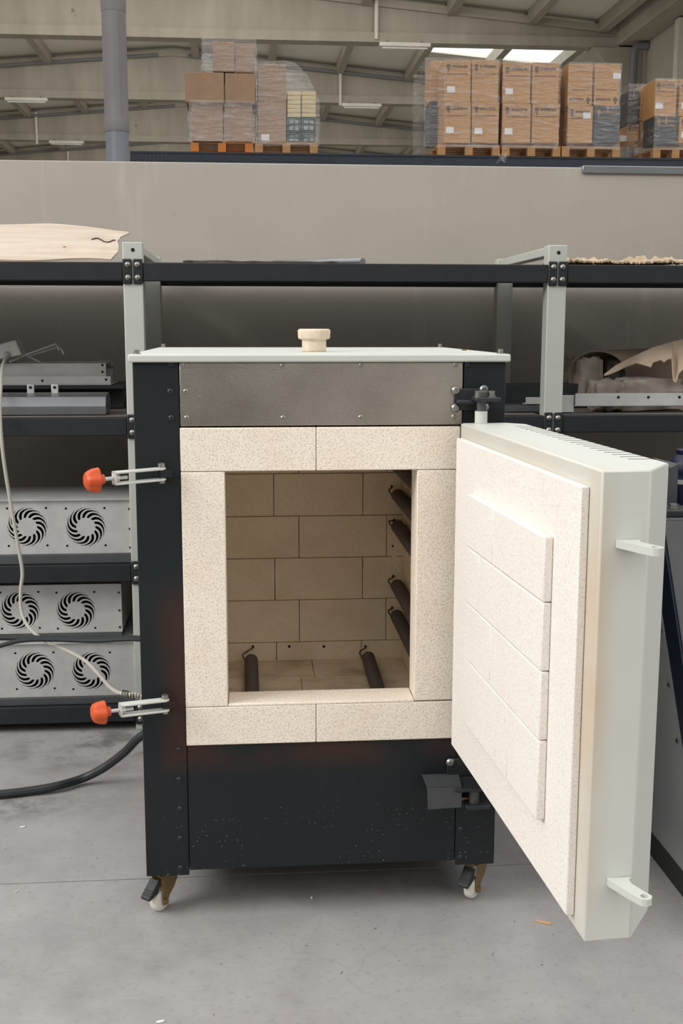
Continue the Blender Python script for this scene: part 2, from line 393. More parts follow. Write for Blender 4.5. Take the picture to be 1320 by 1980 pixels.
# ================================================================== SETTING
JY = .2
fl = MB()
fl.box(-9, 14, -6, JY-.002, -.12, 0); fl.box(-9, 14, JY+.002, 44, -.12, 0); fl.box(-9, 14, JY-.002, JY+.002, -.12, -.008)
struct(fl.build('floor', M['floor']))
WY = 2.15; WT = 1.968
struct(MB().box(-6, 5.2, WY, WY+.12, 0, WT).build('wall_back', M['wall'], bevel=.004))
p = aY(1125, 322, WY)
struct(MB().box(p.x, 5.0, WY-.012, WY+.05, WT-.024, WT+.006).build('trim_1', M['alu'], bevel=.003))

# --- roof of the hall
AX, AZ, SL = -1.7, 7.40, .085
def rz(x): return AZ-SL*abs(x-AX)
rf = MB()
holes = [(3.60, 4.86, 21.0, 22.0), (4.98, 6.34, 21.0, 22.0)]
def roof_strip(x0, x1, y0, y1):
    rf.prism([(x0, y0, rz(x0)), (x1, y0, rz(x1)), (x1, y0, rz(x1)+.1), (x0, y0, rz(x0)+.1)], (0, y1-y0, 0))
roof_strip(-9.5, AX, 14, 44); roof_strip(AX, 3.6, 14, 44)
roof_strip(3.6, 6.34, 14, 18.9); roof_strip(3.6, 6.34, 22.0, 44); roof_strip(4.86, 4.98, 18.9, 22.0); roof_strip(6.34, 6.9, 14, 44)
struct(rf.build('ceiling', M['roof'], smooth=False))
for i_, (x0, x1) in enumerate(((3.6, 4.86), (4.98, 6.34))):
    struct(MB().prism([(x0, 18.9, rz(x0)+.04), (x1, 18.9, rz(x1)+.04), (x1, 18.9, rz(x1)+.07), (x0, 18.9, rz(x0)+.07)], (0, 3.1, 0)).build('window_%d' % (i_+1), M['skylight'], smooth=False))
def roof_beam(Y, first=False):
    b = MB(); x0, x1 = -9.4, 6.5; zb = 6.25; h = .16
    def zt(x): return rz(x)-.09
    for (ya, yb, lo, hi) in ((Y-.07, Y+.07, zb+h, None), (Y-.16, Y+.16, zb, zb+h), ):
        t = (lambda x: hi) if hi else (lambda x: zt(x)-.1)
        xs = [x0, AX, x1]
        b.prism([(x, ya, t(x)) for x in xs]+[(x, ya, lo) for x in xs[::-1]], (0, yb-ya, 0))
    xs = [x0, AX, x1]
    b.prism([(x, Y-.14, zt(x)) for x in xs]+[(x, Y-.14, zt(x)-.13) for x in xs[::-1]], (0, .28, 0))
    struct(b.build('roof_beam', M['concrete'], smooth=False))
for i, Y in enumerate((18.5, 24.0, 29.8, 35.6, 41.4)): roof_beam(Y)
for x in (-7.4, -5.85, -4.36, -2.78, -1.18, .47, 1.97, 3.48, 4.92, 6.2):
    pm = MB()
    for y0, y1 in ((14.0, 18.4), (18.6, 23.9), (24.1, 29.7), (29.9, 35.5), (35.7, 41.3)):
        pm.box(x-.075, x+.075, y0, y1, rz(x)-.23, rz(x)-.012)
    struct(pm.build('roof_purlin', M['concrete'], smooth=False))
for Y in (23.78, 29.58, 35.38):
    for a, b in ((-9, AX-.3), (AX+.35, 6.4)):
        struct(MB().cyl((a, Y, rz(a)-.20), (b, Y, rz(b)-.20), .035, 8).build('roof_rail', M['roofbar']))
struct(MB().box(-9.5, 7.2, 44, 44.2, 0, 8).build('wall_rear', M['hallwall']))
struct(MB().box(-9.7, -9.5, 14, 44.2, 0, 8).build('wall_left', M['hallwall']))
rw = MB()
for y0 in (14, 16.2, 18.4, 20.6, 22.8, 25, 27.2, 29.4, 31.6, 33.8, 36, 38.2, 40.4, 42.6): rw.box(6.92, 7.1, y0, y0+2.17, 0, 7.2)
rw.box(6.98, 7.08, 14, 44, 0, 7.2)
struct(rw.build('wall_right', M['hallwall'], bevel=.01))
struct(MB().box(6.45, 6.92, 14, 44, 6.28, 6.9).build('trim_2', M['concrete'], bevel=.02))
for Y in (18.5, 24, 29.8):
    struct(MB().box(6.38, 6.92, Y-.2, Y+.2, 0, 6.25).prism([(6.0, Y-.2, 6.24), (6.4, Y-.2, 6.24), (6.4, Y-.2, 5.8)], (0, .4, 0)).build('hall_column', M['concrete'], bevel=.01))
dp = thing('downpipe', 'grey rain downpipe with elbow by the concrete column top right', 'pipe', (6.7, 18.0, 0))
MB().tube(spline([(6.90, 18.0, 6.2), (6.82, 18.0, 6.2), (6.70, 18.0, 6.17), (6.66, 18.0, 6.05), (6.66, 18.0, 5.7)], 6), .07, 12).build('elbow', M['tubegrey2'], dp)
MB().cyl((6.66, 18.0, 0), (6.66, 18.0, 5.72), .065, 12).build('pipe', M['tubegrey2'], dp)
wf = thing('window_frame', 'white vertical frame on the right hall wall above the last boxes', 'frame', (6.9, 16.3, 5))
MB().box(6.82, 6.92, 16.32, 16.5, 4.2, 6.25).build('frame_post', M['lampwhite'], wf)
MB().prism([(6.80, 16.7, 4.95), (6.80, 15.2, 5.25), (6.80, 15.2, 5.40), (6.80, 16.7, 5.08)], (.1, 0, 0)).build('sill', M['lampwhite'], wf)

# lamps under the beams and their conduits
def lamp(px0, px1, py, Y, lab):
    a = aY(px0, py, Y); b = aY(px1, py, Y); z = 6.25
    t = thing('fluorescent_lamp', lab, 'lamp', ((a.x+b.x)/2, Y-.22, z-.12), 'strip lamps under the roof beams')
    MB().box(a.x, b.x, Y-.28, Y-.17, z-.09, z-.02).build('housing', M['lampwhite'], t, bevel=.01)
    MB().cyl((a.x+.05, Y-.225, z-.105), (b.x-.05, Y-.225, z-.105), .018, 8).build('tube', M['sticker'], t)
    for x in (a.x+.15, b.x-.15): MB().box(x-.02, x+.02, Y-.24, Y-.1, z-.03, z+.01).build('bracket', M['roofbar'], t)
lamp(730, 828, 88, 18.5, 'strip lamp under the nearest roof beam, beside the bright skylights')
lamp(659, 735, 216, 24, 'strip lamp under the second beam, between the two pallet groups')
lamp(14, 96, 205, 24, 'strip lamp at the left edge, under the second beam')
lamp(98, 165, 288, 29.8, 'strip lamp left of the grey duct, just above the partition wall')
def conduit(px, py0, py1, Y, lab):
    a = aY(px, py0, Y-.19); b = aY(px, py1, Y-.19)
    tag(MB().cyl((a.x, Y-.19, b.z), (a.x, Y-.19, a.z), .035, 8).build('conduit', M['lampwhite']), lab, 'conduit', 'white conduits down the roof beams')
conduit(728, -60, 76, 18.5, 'white conduit running down the nearest beam to its strip lamp')
conduit(658, 128, 204, 24, 'white conduit down the second beam, above the middle strip lamp')
conduit(69, 218, 279, 29.8, 'white conduit down the third beam, far left of the duct')
conduit(131, 293, 320, 35.6, 'short white conduit just above the partition wall at left')

# --- grey duct rising behind the partition
p = aY(223, 150, 7.0); r = .094
du = thing('ventilation_duct', 'tall grey round duct rising behind the partition wall at left', 'duct', (p.x, 7, 0))
def dz(py): return aY(223, py, 7.0).z
MB().cyl((p.x, 7, 0), (p.x, 7, dz(252)), r*.96, 32).build('lower_pipe', M['tubegrey2'], du)
MB().lathe((p.x, 7, dz(256)), (0, 0, 1), [(0, r*1.0), (.01, r*1.03), (.09, r*1.03), (.11, r), (.13, r*1.02), (.15, r)], 32).build('collar', M['tubegrey'], du)
u = MB().cyl((p.x, 7, dz(226)), (p.x, 7, dz(22)), r, 32); u.cyl((p.x+r*.55, 7-r*.86, dz(226)), (p.x+r*.55, 7-r*.86, dz(22)), .004, 6)
u.build('upper_pipe', M['tubegrey'], du)
MB().lathe((p.x, 7, dz(24)), (0, 0, 1), [(0, r*1.02), (.04, r*1.05), (.16, r*1.04), (.18, r*1.0), (2.0, r*1.0)], 32).build('top_pipe', M['tubegrey'], du)

# ================================================================== PALLET RACK far behind
PY = 12.5
ZD = aY(660, 297, PY).z
xl = aY(251, 297, PY).x
pr = thing('pallet_rack', 'dark blue steel pallet rack carrying the wrapped loads above the wall', 'rack', (2.5, PY+.5, 0))
bt = MB()
bt.box(xl, 7.6, PY+.02, PY+.07, ZD-.14, ZD); bt.box(xl, 7.6, PY+.005, PY+.08, ZD-.02, ZD); bt.box(xl, 7.6, PY+.005, PY+.08, ZD-.14, ZD-.12)
x = xl
while x < 1.0: bt.box(x, x+.016, PY+.008, PY+.02, ZD-.11, ZD-.04); x += .05
bt.build('front_beam', M['rackblue'], pr)
MB().box(xl, 7.6, PY+1.0, PY+1.06, ZD-.14, ZD).build('rear_beam', M['rackblue'], pr)
for i, x in enumerate((xl+.05, 1.95, 4.0, 7.5)):
    for yy in (PY+.09, PY+.92): MB().box(x-.05, x+.05, yy, yy+.08, 0, ZD+(-.005)).build('upright', M['rackblue'], pr)

def pallet(px0, px1, lab, mt, dep=1.0, h=.13):
    a = aY(px0, 297, PY); b = aY(px1, 297, PY); x0, x1 = a.x, b.x
    t = thing('pallet', lab, 'pallet', ((x0+x1)/2, PY+dep/2, ZD), 'pallets on the dark blue rack')
    d = MB(); n = 6
    for i in range(n):
        yy = PY+i*(dep-.1)/(n-1); d.box(x0, x1, yy, yy+.1, ZD+h-.022, ZD+h)
    d.build('deck_boards', mt, t)
    for xx in (x0, (x0+x1)/2-.05, x1-.1):
        for yy in (PY, PY+dep/2-.05, PY+dep-.1):
            MB().box(xx, xx+.1, yy+.002, yy+.098, ZD+.02, ZD+h-.023).build('block', mt, t)
        MB().box(xx, xx+.1, PY, PY+dep, ZD+.001, ZD+.02).build('runner', mt, t)
    return x0, x1, ZD+h
def print_marks(par, x0, x1, z0, z1, y, mt, flip=False):
    """emblem disc, a row of small letter blocks, a thin rule"""
    w = x1-x0; h = z1-z0; m = MB(); zt = z0+h*(.16 if flip else .84)
    cx = x1-w*.16 if flip else x0+w*.16; r = .028
    m.lathe((cx, y, zt), (0, -1, 0), [(0, r), (.004, r)], 14); m.lathe((cx, y, zt-r*1.5), (0, -1, 0), [(0, r*.5), (.004, r*.5)], 8)
    lx = x0+w*(.08 if flip else .30)
    for i in range(7): m.box(lx+i*w*.083, lx+i*w*.083+w*.062, y-.003, y, zt-.014+.004*(i % 2), zt+.016)
    zr = z0+h*(.38 if flip else .66); m.box(x0+w*.10, x1-w*.12, y-.003, y, zr, zr+.008)
    m.build('printed_marks', mt, par)
def cbox(px0, px1, py0, py1, lab, mt, y0=None, dep=.45, marks=None, flip=False, stick=None, grp='printed cardboard boxes on the rack', kids=True):
    y0 = PY if y0 is None else y0
    a = aY(px0, py1, y0); b = aY(px1, py0, y0)
    x0, x1, z0, z1 = a.x+.003, b.x-.003, a.z+.002, b.z-.002
    o = MB().box(x0, x1, y0, y0+dep, z0, z1).build('cardboard_box', mt, bevel=.008); tag(o, lab, 'box', grp)
    if kids:
        tp = MB().box(x0+(x1-x0)*.46, x0+(x1-x0)*.54, y0-.002, y0, z1-.09, z1-.002); tp.build('packing_tape', M['tapebrown'], o)
        if marks: print_marks(o, x0, x1, z0, z1, y0, marks, flip)
        if stick:
            fx, fz = stick; sx0 = x0+(x1-x0)*fx; sz0 = z0+(z1-z0)*fz
            s = MB().box(sx0, sx0+.10, y0-.004, y0, sz0, sz0+.075); s.build('shipping_label', M['sticker'], o)
    return x0, x1, z0, z1
M['tapebrown'] = mat('packing_tape', (172, 128, 84), .35)
def film(x0, x1, y0, y1, z0, z1, lab, g=.03, amp=.02, cut=None, seed=0):
    """stretch film: a thin closed skin around the load, open underneath"""
    m = MB(); bm = m.bm; n = 10
    x0 -= g; x1 += g; y0 -= g; y1 += g; z1 += g
    def P(u, v, face):
        if face == 'f': q = Vector((x0+(x1-x0)*u, y0, z0+(z1-z0)*v))
        elif face == 'b': q = Vector((x0+(x1-x0)*u, y1, z0+(z1-z0)*v))
        elif face == 'l': q = Vector((x0, y0+(y1-y0)*u, z0+(z1-z0)*v))
        elif face == 'r': q = Vector((x1, y0+(y1-y0)*u, z0+(z1-z0)*v))
        else: q = Vector((x0+(x1-x0)*u, y0+(y1-y0)*v, z1))
        if cut: q = cut(q)
        c = Vector(((x0+x1)/2, (y0+y1)/2, q.z)); dirv = (q-c); dirv.z = 0
        nz = noise.noise(Vector((q.x*6+seed, q.y*6, q.z*9)))
        if dirv.length > 1e-6: q = q + dirv.normalized()*abs(nz)*amp
        return q
    for f in 'fblrt':
        gr = [[m._v(P(i/n, j/n, f)) for j in range(n+1)] for i in range(n+1)]
        for i in range(n):
            for j in range(n): bm.faces.new((gr[i][j], gr[i+1][j], gr[i+1][j+1], gr[i][j+1]))
    bmesh.ops.remove_doubles(bm, verts=bm.verts[:], dist=.0005)
    o = m.build('stretch_film', M['wrap'], smooth=True); return tag(o, lab, 'plastic wrap', 'clear films around the pallet loads')

# left pallets
x0, x1, zp = pallet(369, 489, 'orange pallet under the left stack of pale boxes', M['wood_orange'])
pale = 'pale cardboard boxes of the leftmost load'
def pyz(z, Y=PY): # pixel row for a height at the rack front
    d = Vector((1.2, Y, z))-CAM; return 990-FPX*d.dot(UP)/d.dot(FW)
cbox(371, 431, 199, pyz(zp), 'pale box at bottom left of the stack on the orange pallet', M['card2'], grp=pale, dep=.6)
cbox(434, 488, 200, pyz(zp), 'pale box at bottom right of the stack on the orange pallet', M['card2'], grp=pale, dep=.6)
cbox(358, 433, 140, 198, 'wide pale box, middle row left in the leftmost stack', M['card2'], grp=pale, dep=.6, y0=PY-.05)
cbox(435, 493, 142, 199, 'pale box, middle row right in the leftmost stack', M['card2'], grp=pale, dep=.6, y0=PY-.05)
cbox(411, 453, 81, 139, 'pale box on top left of the leftmost stack', M['card2'], grp=pale, dep=.75, y0=PY)
cbox(455, 490, 84, 141, 'pale box on top right of the leftmost stack', M['card2'], grp=pale, dep=.75, y0=PY)
a = aY(371, 279, PY); b = aY(490, 197, PY)
film(a.x, b.x, PY-.05, PY+.6, zp-.02, b.z-.02, 'clear film around the lower boxes of the leftmost stack', g=.02, amp=.05, seed=1)
a = aY(395, 141, PY); b = aY(491, 80, PY)
film(a.x, b.x, PY-.01, PY+.75, a.z+.02, b.z, 'loose clear film over the two boxes crowning the leftmost stack', g=.02, amp=.06, seed=2)
x0, x1, zp = pallet(493, 614, 'plain wooden pallet under the tall box and bottle crates', M['wood'])
cbox(498, 553, 124, 196, 'upper half tall pale box beside the cream crates', M['card2'], grp=pale, dep=.6)
cbox(498, 553, 196.5, pyz(zp), 'lower tall pale box with a white sheet label, beside the bottle crates', M['card2'], grp=pale, dep=.6, stick=(.12, .06))
for i, (cx0, cx1) in enumerate(((555, 582), (583, 611))):
    for j, (cy0, cy1) in enumerate(((176, 201), (201, 226))):
        a = aY(cx0, cy1, PY); b = aY(cx1, cy0, PY); m = MB()
        for k in range(3):
            h = (b.z-a.z)/3; m.box(a.x+.004, b.x-.004, PY+.02, PY+.55, a.z+k*h+.004, a.z+(k+1)*h-.004)
        m.box(a.x+.012, b.x-.012, PY+.03, PY+.54, a.z+.002, b.z-.002)
        tag(m.build('wooden_crate', M['crate_y'], bevel=.003), 'cream slatted crate, %s %s of four above the green bottle crates' % (('upper', 'lower')[j], ('left', 'right')[i]), 'crate', 'cream crates on the second pallet')
    for j, (cy0, cy1) in enumerate(((226.5, 255), (255.5, pyz(zp)))):
        a = aY(cx0, cy1, PY); b = aY(cx1, cy0, PY)
        t = thing('bottle_crate', 'green crate of pale bottles, %s %s of four under the cream crates' % (('upper', 'lower')[j], ('left', 'right')[i]), 'crate', ((a.x+b.x)/2, PY+.25, a.z), 'green bottle crates on the second pallet')
        m = MB(); xm = (a.x+b.x)/2; zm = (a.z+b.z)/2
        for xx in (a.x+.004, xm-.008, b.x-.020): m.box(xx, xx+.016, PY+.02, PY+.5, a.z+.003, b.z-.003)
        for zz in (a.z+.003, zm, b.z-.025): m.box(a.x+.005, b.x-.005, PY+.022, PY+.5, zz, zz+.018)
        m.build('frame', M['crate_g'], t)
        m = MB(); m.box(a.x+.03, b.x-.03, PY+.04, PY+.48, a.z+.03, b.z-.03); m.build('bottles', M['glass_g'], t)
a = aY(499, 281, PY); b = aY(612, 124, PY); xs = aY(553, 200, PY).x
def cutf(q):
    if q.x > xs:
        k = (q.x-xs)/(b.x-xs+.03); q.z = min(q.z, b.z+.03-(k**2.2)*.50)
    return q
film(a.x, b.x, PY, PY+.6, zp-.05, b.z, 'clear film draped over the tall box and bottle crates', g=.02, amp=.05, cut=cutf, seed=5)

# right pallets
def load4(pp, cols, rows, name, flips, mats, sticks, deep=False):
    x0, x1, zp = pallet(pp[0], pp[1], 'wooden pallet under the %s' % name, M['wood'])
    rows = (rows[0], rows[1], pyz(zp)); out = []
    for j in range(2):
        for i in range(2):
            lab = '%s %s box, %s' % (('upper', 'lower')[j], ('left', 'right')[i], name)
            mt = mats[j][i]; dark = mt is M['greycard']
            lab = ('dark grey ' if dark else 'brown printed ')+lab
            out.append(cbox(cols[i], cols[i+1], rows[j], rows[j+1], lab, mt, marks=M['inkgold'] if dark else M['ink'], flip=flips[j], stick=sticks[j][i], dep=.48))
            if deep and i == 0:
                ab = cbox(cols[i]-26, cols[i+1]-26, rows[j]+2, rows[j+1]-1, 'rear %s box seen at the side of the %s' % (('upper', 'lower')[j], name), M['greycard'] if (j == 1) else mt, y0=PY+.49, dep=.48, kids=False)
    a = out[2]; b = out[1]
    film(a[0]-(.24 if deep else 0), b[1], PY, PY+(.98 if deep else .5), zp-.04, b[3], 'glossy clear film around the %s' % name, g=.012, amp=.03, seed=pp[0])
cd = M['card']; gc = M['greycard']
load4((846, 966), (857, 911, 965), (116, 197), 'leftmost load of the right-hand row', (0, 0), ((cd, cd), (cd, cd)), (((.12, .22), None), ((.08, .24), (.10, .22))), True)
load4((970, 1083), (970, 1027, 1082), (121, 200), 'middle load of the right-hand row', (0, 0), ((cd, cd), (cd, cd)), (((.10, .22), None), ((.08, .22), None)))
load4((1086, 1198), (1096, 1147, 1200), (124, 205), 'load with upside-down prints', (1, 0), ((cd, cd), (cd, gc)), ((None, (.72, .65)), ((.6, .66), None)))
# rightmost load: turned so its side shows
x0, x1, zp = pallet(1262, 1350, 'wooden pallet under the far right load', M['wood'])
zb = pyz(zp)
cbox(1263, 1310, 154, 225, 'brown printed box, upper front of the load at the right edge', cd, marks=M['ink'], stick=(.05, .2))
cbox(1264, 1310, 226, zb, 'dark grey box, lower front of the load at the right edge', gc, marks=M['inkgold'])
cbox(1311, 1360, 154, 225, 'brown box cut by the right edge, upper row', cd, stick=(.1, .2), marks=M['ink'])
cbox(1311, 1360, 226, zb, 'brown box cut by the right edge, lower row', cd, stick=(.1, .2), marks=M['ink'])
cbox(1237, 1262, 166, 234, 'brown box behind the right edge load, upper row', cd, y0=PY+.5, dep=.5)
cbox(1237, 1262, 235, zb-2, 'brown box behind the right edge load, lower row', cd, y0=PY+.5, dep=.5, stick=(.1, .2))
cbox(1212, 1236, 174, 240, 'dark film-wrapped box second from the right edge load', gc, y0=PY+.52, dep=.45)
cbox(1212, 1236, 241, zb-3, 'brown box low, second from the right edge load', cd, y0=PY+.52, dep=.45, marks=M['ink'])
cbox(1196, 1211, 262, zb-2, 'small brown box low between the last two loads', cd, y0=PY+.55, dep=.35, stick=(.1, .1))
a = aY(1213, 290, PY+.5); b = aY(1262, 160, PY+.5)
film(a.x, b.x, PY+.5, PY+1.0, zp, b.z-.04, 'shiny clear film around the boxes by the right edge', g=.02, amp=.05, seed=11)
a = aY(1264, 290, PY); b = aY(1362, 155, PY); film(a.x, b.x, PY, PY+.45, zp-.03, b.z, 'clear film around the printed boxes cut by the right edge', g=.012, amp=.03, seed=17)
p = aY(969, 298, PY-.06)
def sc(u, v):
    return Vector((p.x-.05+.12*u+.02*math.sin(v*5), p.y+.02*math.sin(7*u), p.z-.14*v*(.6+.8*abs(u-.5))+.02*u))
tag(MB().sheet(sc, 8, 6, .003).build('film_scrap', M['wrap']), 'loose scrap of clear film hanging off the rack beam', 'plastic scrap')

# ================================================================== SHELVING RACK
RY0, RY1 = 1.26, 2.02        # front faces of the front and rear posts
PX = (-1.88, -.514, .851, 2.216)
TOPS = (1.540, 1.051, .570, .089)
rk = thing('shelving_rack', 'long black and grey steel shelving rack along the concrete wall', 'shelving', (.17, 1.66, 0))
for i, x in enumerate(PX):
    m = MB().box(x-.031, x+.031, RY0, RY0+.06, 0, 1.602); o = m.build('post', M['post'], rk, bevel=.003)
    W0[o.name] = W0[rk.name]
    if i in (1, 2): MB().cyl((x+.002, RY0-.001, 1.578), (x+.002, RY0+.004, 1.578), .006, 10).build('hole', M['hole'], o)
    o = MB().box(x-.031, x+.031, RY1, RY1+.06, 0, 1.602).build('post', M['post'], rk, bevel=.003)
    # rails joining front and rear posts
    MB().box(x-.022, x+.022, RY0+.061, RY1-.001, 1.572, 1.600).build('side_rail', M['post'], rk, bevel=.003)
    for z in TOPS[1:]: MB().box(x-.02, x+.02, RY0+.061, RY1-.001, z-.05, z-.012).build('side_rail', M['beam'], rk)
for b in range(3):
    xa, xb = PX[b], PX[b+1]
    for li, z in enumerate(TOPS):
        fb = MB().box(xa+.032, xb-.032, RY0-.004, RY0+.036, z-.058, z).build('front_beam', M['beam'], rk, bevel=.003)
        for xp, s in ((xa, 1), (xb, -1)):
            if xp in (PX[0], PX[3]): continue
            q0, q1 = (xp+.002, xp+.0315) if s > 0 else (xp-.0315, xp-.002)
            ep = MB().box(q0, q1, RY0-.008, RY0-.001, z-.068, z+.010).build('end_plate', M['beam'], fb, bevel=.006)
        for xp, s in ((xa, 1), (xb, -1)):
            if xp in (PX[0], PX[3]): continue
            for dz_ in (-.008, -.048):
                xc = xp+s*.015
                MB().lathe((xc, RY0-.008, z+dz_), (0, -1, 0), [(0, .009), (.002, .009), (.006, .0055), (.007, .003), (.005, .0025)], 14).build('bolt', M['bolt'], fb)
        MB().box(xa+.032, xb-.032, RY1+.024, RY1+.06, z-.045, z-.014).build('rear_beam', M['beam'], rk, bevel=.003)
        sb = MB().box(xa+.034, xb-.034, RY0+.04, RY1+.062, z-.012, z-.0015)
        sb.build('shelf_board', M['shelfboard'] if 'shelfboard' in M else M.setdefault('shelfboard', mat('shelf_board', (112, 104, 96), .8, var=.1)), rk)
        if li == 0 and b == 2:
            for px in (1141, 1300):
                q = aY(px, 549, RY0+.036); 

# ---- things on the top shelf
z0 = TOPS[0]
def plyf(u, v):   # u along, v up
    xl_, xr_ = -1.25, -.585
    b0 = aY(max(-160, 208-368*(1-u)), 497-12*(1-u)+4*math.sin(u*3), 1.36)
    x = xl_+(xr_-xl_)*u
    wob = .010*math.sin(u*9+v*2)+.008*noise.noise(Vector((u*4, v*3, 2)))
    rag = (.010*noise.noise(Vector((v*9, 1, 5)))+.010*math.sin(v*8)) if u > .97 else 0
    zt_ = .143-.02*u**4-.012*abs(u-.6)
    return Vector((x+rag+.02*(v-.5)*(u > .97), 1.38+.36*v+.03*math.sin(v*3)+wob, z0+.012+zt_*v+.018*math.sin(v*math.pi)+.010*(u < .5)*(.5-u)+wob*.4))
o = MB().sheet(plyf, 36, 12, .006).build('plywood_sheet', M['ply']); tag(o, 'warped pale plywood sheet with a torn end on the top shelf at left', 'plywood')
cr_ = MB(); pts = [plyf(.86+.13*k/8, .45+.05*math.sin(k)) + Vector((0, -.004, .004)) for k in range(9)]; cr_.tube(pts, .0022, 5); cr_.build('split', M['darkcard'], o)
q = plyf(.74, .22); MB().lathe(q+Vector((0, .002, 0)), (0, -1, .6), [(0, .008), (.004, .006)], 8).build('knot', M['scorch'], o)

def dsf(u, v):
    x = aY(356+(650-356)*u, 505, 1.5).x
    return Vector((x, 1.42+.32*v, z0+.012+.010*math.sin(u*7)*v+.014*(1-u)*v+.004*noise.noise(Vector((u*12, v*4, 0)))))
tag(MB().sheet(dsf, 24, 6, .005).build('cardboard_sheet', M['darkcard']), 'thin dark cardboard sheet lying on the middle top shelf', 'cardboard')
a = aY(600, 507, 1.62); b = aY(707, 503.5, 1.36)
tag(MB().tube([(a.x-.12, a.y+.25, z0+.03), (b.x, b.y+.1, z0+.016)], .013, 16).build('metal_tube', M['alu']), 'pale metal tube lying on the middle top shelf', 'tube')
def tcard(px0, px1, h, seed, lab, yy=1.38):
    xa_, xb_ = aY(px0, 505, yy).x, aY(px1, 505, yy).x
    def f(u, v):
        n1 = noise.noise(Vector((u*9+seed, v*3, 0))); n2 = noise.noise(Vector((u*30+seed, v*6, 3)))
        return Vector((xa_+(xb_-xa_)*u, yy+.34*v+.02*n1*(v < .1)+.012*n2*(v < .1), z0+.012+h*(.25+.75*abs(n1)*1.6)*(.35+.65*v)+.004*n2))
    tag(MB().sheet(f, 40, 8, .006).build('torn_cardboard', M['torncard']), lab, 'cardboard')
tcard(1100, 1185, .040, 3, 'crumpled torn cardboard beside the right post on the top shelf')
tcard(1186, 1262, .022, 8, 'flat torn cardboard piece right of the crumpled one, top shelf')
tcard(1263, 1345, .045, 12, 'torn cardboard at the right edge of the top shelf')

# ---- left bay, second shelf
z0 = TOPS[1]
def xat(px, py, Y): return aY(px, py, Y).x
Yp = 1.42; xr = xat(208, 780, Yp)
oct_ = [(0, .0), (.0, .028), (.022, .058), (.06, .068), (.11, .068), (.13, .045), (.13, 0)]
ap = MB().prism([(-1.5, Yp-.05+a, z0+.001+b) for a, b in oct_], (xr+1.5, 0, 0)); o = ap.build('aluminium_profile', M['alu'], bevel=.002)
tag(o, 'shiny faceted aluminium profile at the front of the left shelf', 'profile')
for px in (57, 104):
    x = xat(px, 758, Yp); t = MB(); t.box(x-.012, x+.012, Yp+.02, Yp+.026, z0+.066, z0+.098); t.build('mounting_tab', M['zinc'], o, bevel=.004)
    MB().cyl((x, Yp+.0185, z0+.088), (x, Yp+.0275, z0+.088), .005, 10).build('tab_hole', M['hole'], o)
# channel behind
Yc = 1.66; xr = xat(205, 720, Yc); zc = aY(200, 742, Yc).z; zt_ = aY(200, 701, Yc).z
dk = MB().box(-1.5, xat(240, 745, Yc+.05), Yc+.02, Yc+.26, z0+.001, zc-.016); dk.box(-1.5, xat(243, 745, Yc), Yc-.06, Yc+.26, zc-.016, zc-.004)
tag(dk.build('steel_trough', M['blackmetal'], bevel=.002), 'dark steel trough under the grey sheet metal channel, left shelf', 'trough')
ch = MB().box(-1.5, xr, Yc, Yc+.004, zc+.02, zt_); ch.box(-1.5, xr, Yc, Yc+.2, zt_-.004, zt_); ch.box(-1.5, xat(217, 735, Yc), Yc-.045, Yc+.2, zc-.003, zc+.0); ch.box(-1.5, xat(217, 735, Yc), Yc-.045, Yc-.042, zc, zc+.028); ch.box(-1.5, xr, Yc+.196, Yc+.2, zc, zt_)
o = ch.build('sheet_metal_channel', M['zinc'], bevel=.002); tag(o, 'long grey sheet metal channel on the dark trough, left shelf', 'channel')
for px, py, Y_ in ((198, 706, Yc), (198, 719, Yc), (205, 734, Yc-.045), (82, 736, Yc-.045)):
    q = aY(px, py, Y_); MB().cyl((q.x, Y_-.001, q.z), (q.x, Y_+.002, q.z), .0045, 8).build('rivet_hole', M['hole'], o)
for dz_ in (.0, -.012):
    pass
rod = MB(); q = aY(206, 708, Yc+.1); rod.tube([(q.x-.03, Yc+.1, q.z), (q.x+.022, Yc+.1, q.z)], .004, 8); rod.tube([(q.x-.03, Yc+.1, q.z-.007), (q.x+.03, Yc+.1, q.z-.007)], .003, 8)
rod.build('end_pin', M['alu'], o)
# tilted control box with cable and wire bracket
Yb = 1.62
c0 = aY(-55, 706, Yb); c1 = aY(42, 687, Yb); c2 = aY(30, 656, Yb); c3 = aY(-60, 682, Yb)
cb = MB().prism([c0, c1, c2, c3], (0, .11, 0)); o = cb.build('control_box', M['zinc'], bevel=.004); tag(o, 'tilted light grey metal box feeding the grey cable, left shelf', 'box')
g = aY(14, 686, Yb); MB().lathe((g.x, Yb+.001, g.z), (.1, -1, -.1), [(0, .013), (.014, .011), (.022, .008)], 14).build('cable_gland', M['greycable'], o)
wire = MB()
P = lambda x, y, Y=Yb+.06: aY(x, y, Y)
wire.tube([P(18, 700, Yb+.02), P(50, 686, Yb+.02), P(108, 665, Yb+.02), P(114, 678, Yb+.02)], .0032, 8); wire.tube([P(52, 690), P(112, 671), P(118, 674), P(123, 685)], .0032, 8)
wire.tube([P(52, 688), P(78, 701)], .0032, 8)
tag(wire.build('wire_bracket', M['zinc']), 'bent wire bracket sticking out right of the tilted metal box', 'bracket')
rods = MB(); rods.tube([(xat(212, 790, 1.7), 1.7, z0+.03), (xat(246, 790, 1.8), 1.8, z0+.035)], .012, 10)
tag(rods.build('steel_rod', M['darksteel']), 'short dark rod end behind the aluminium profile, left shelf', 'rod')

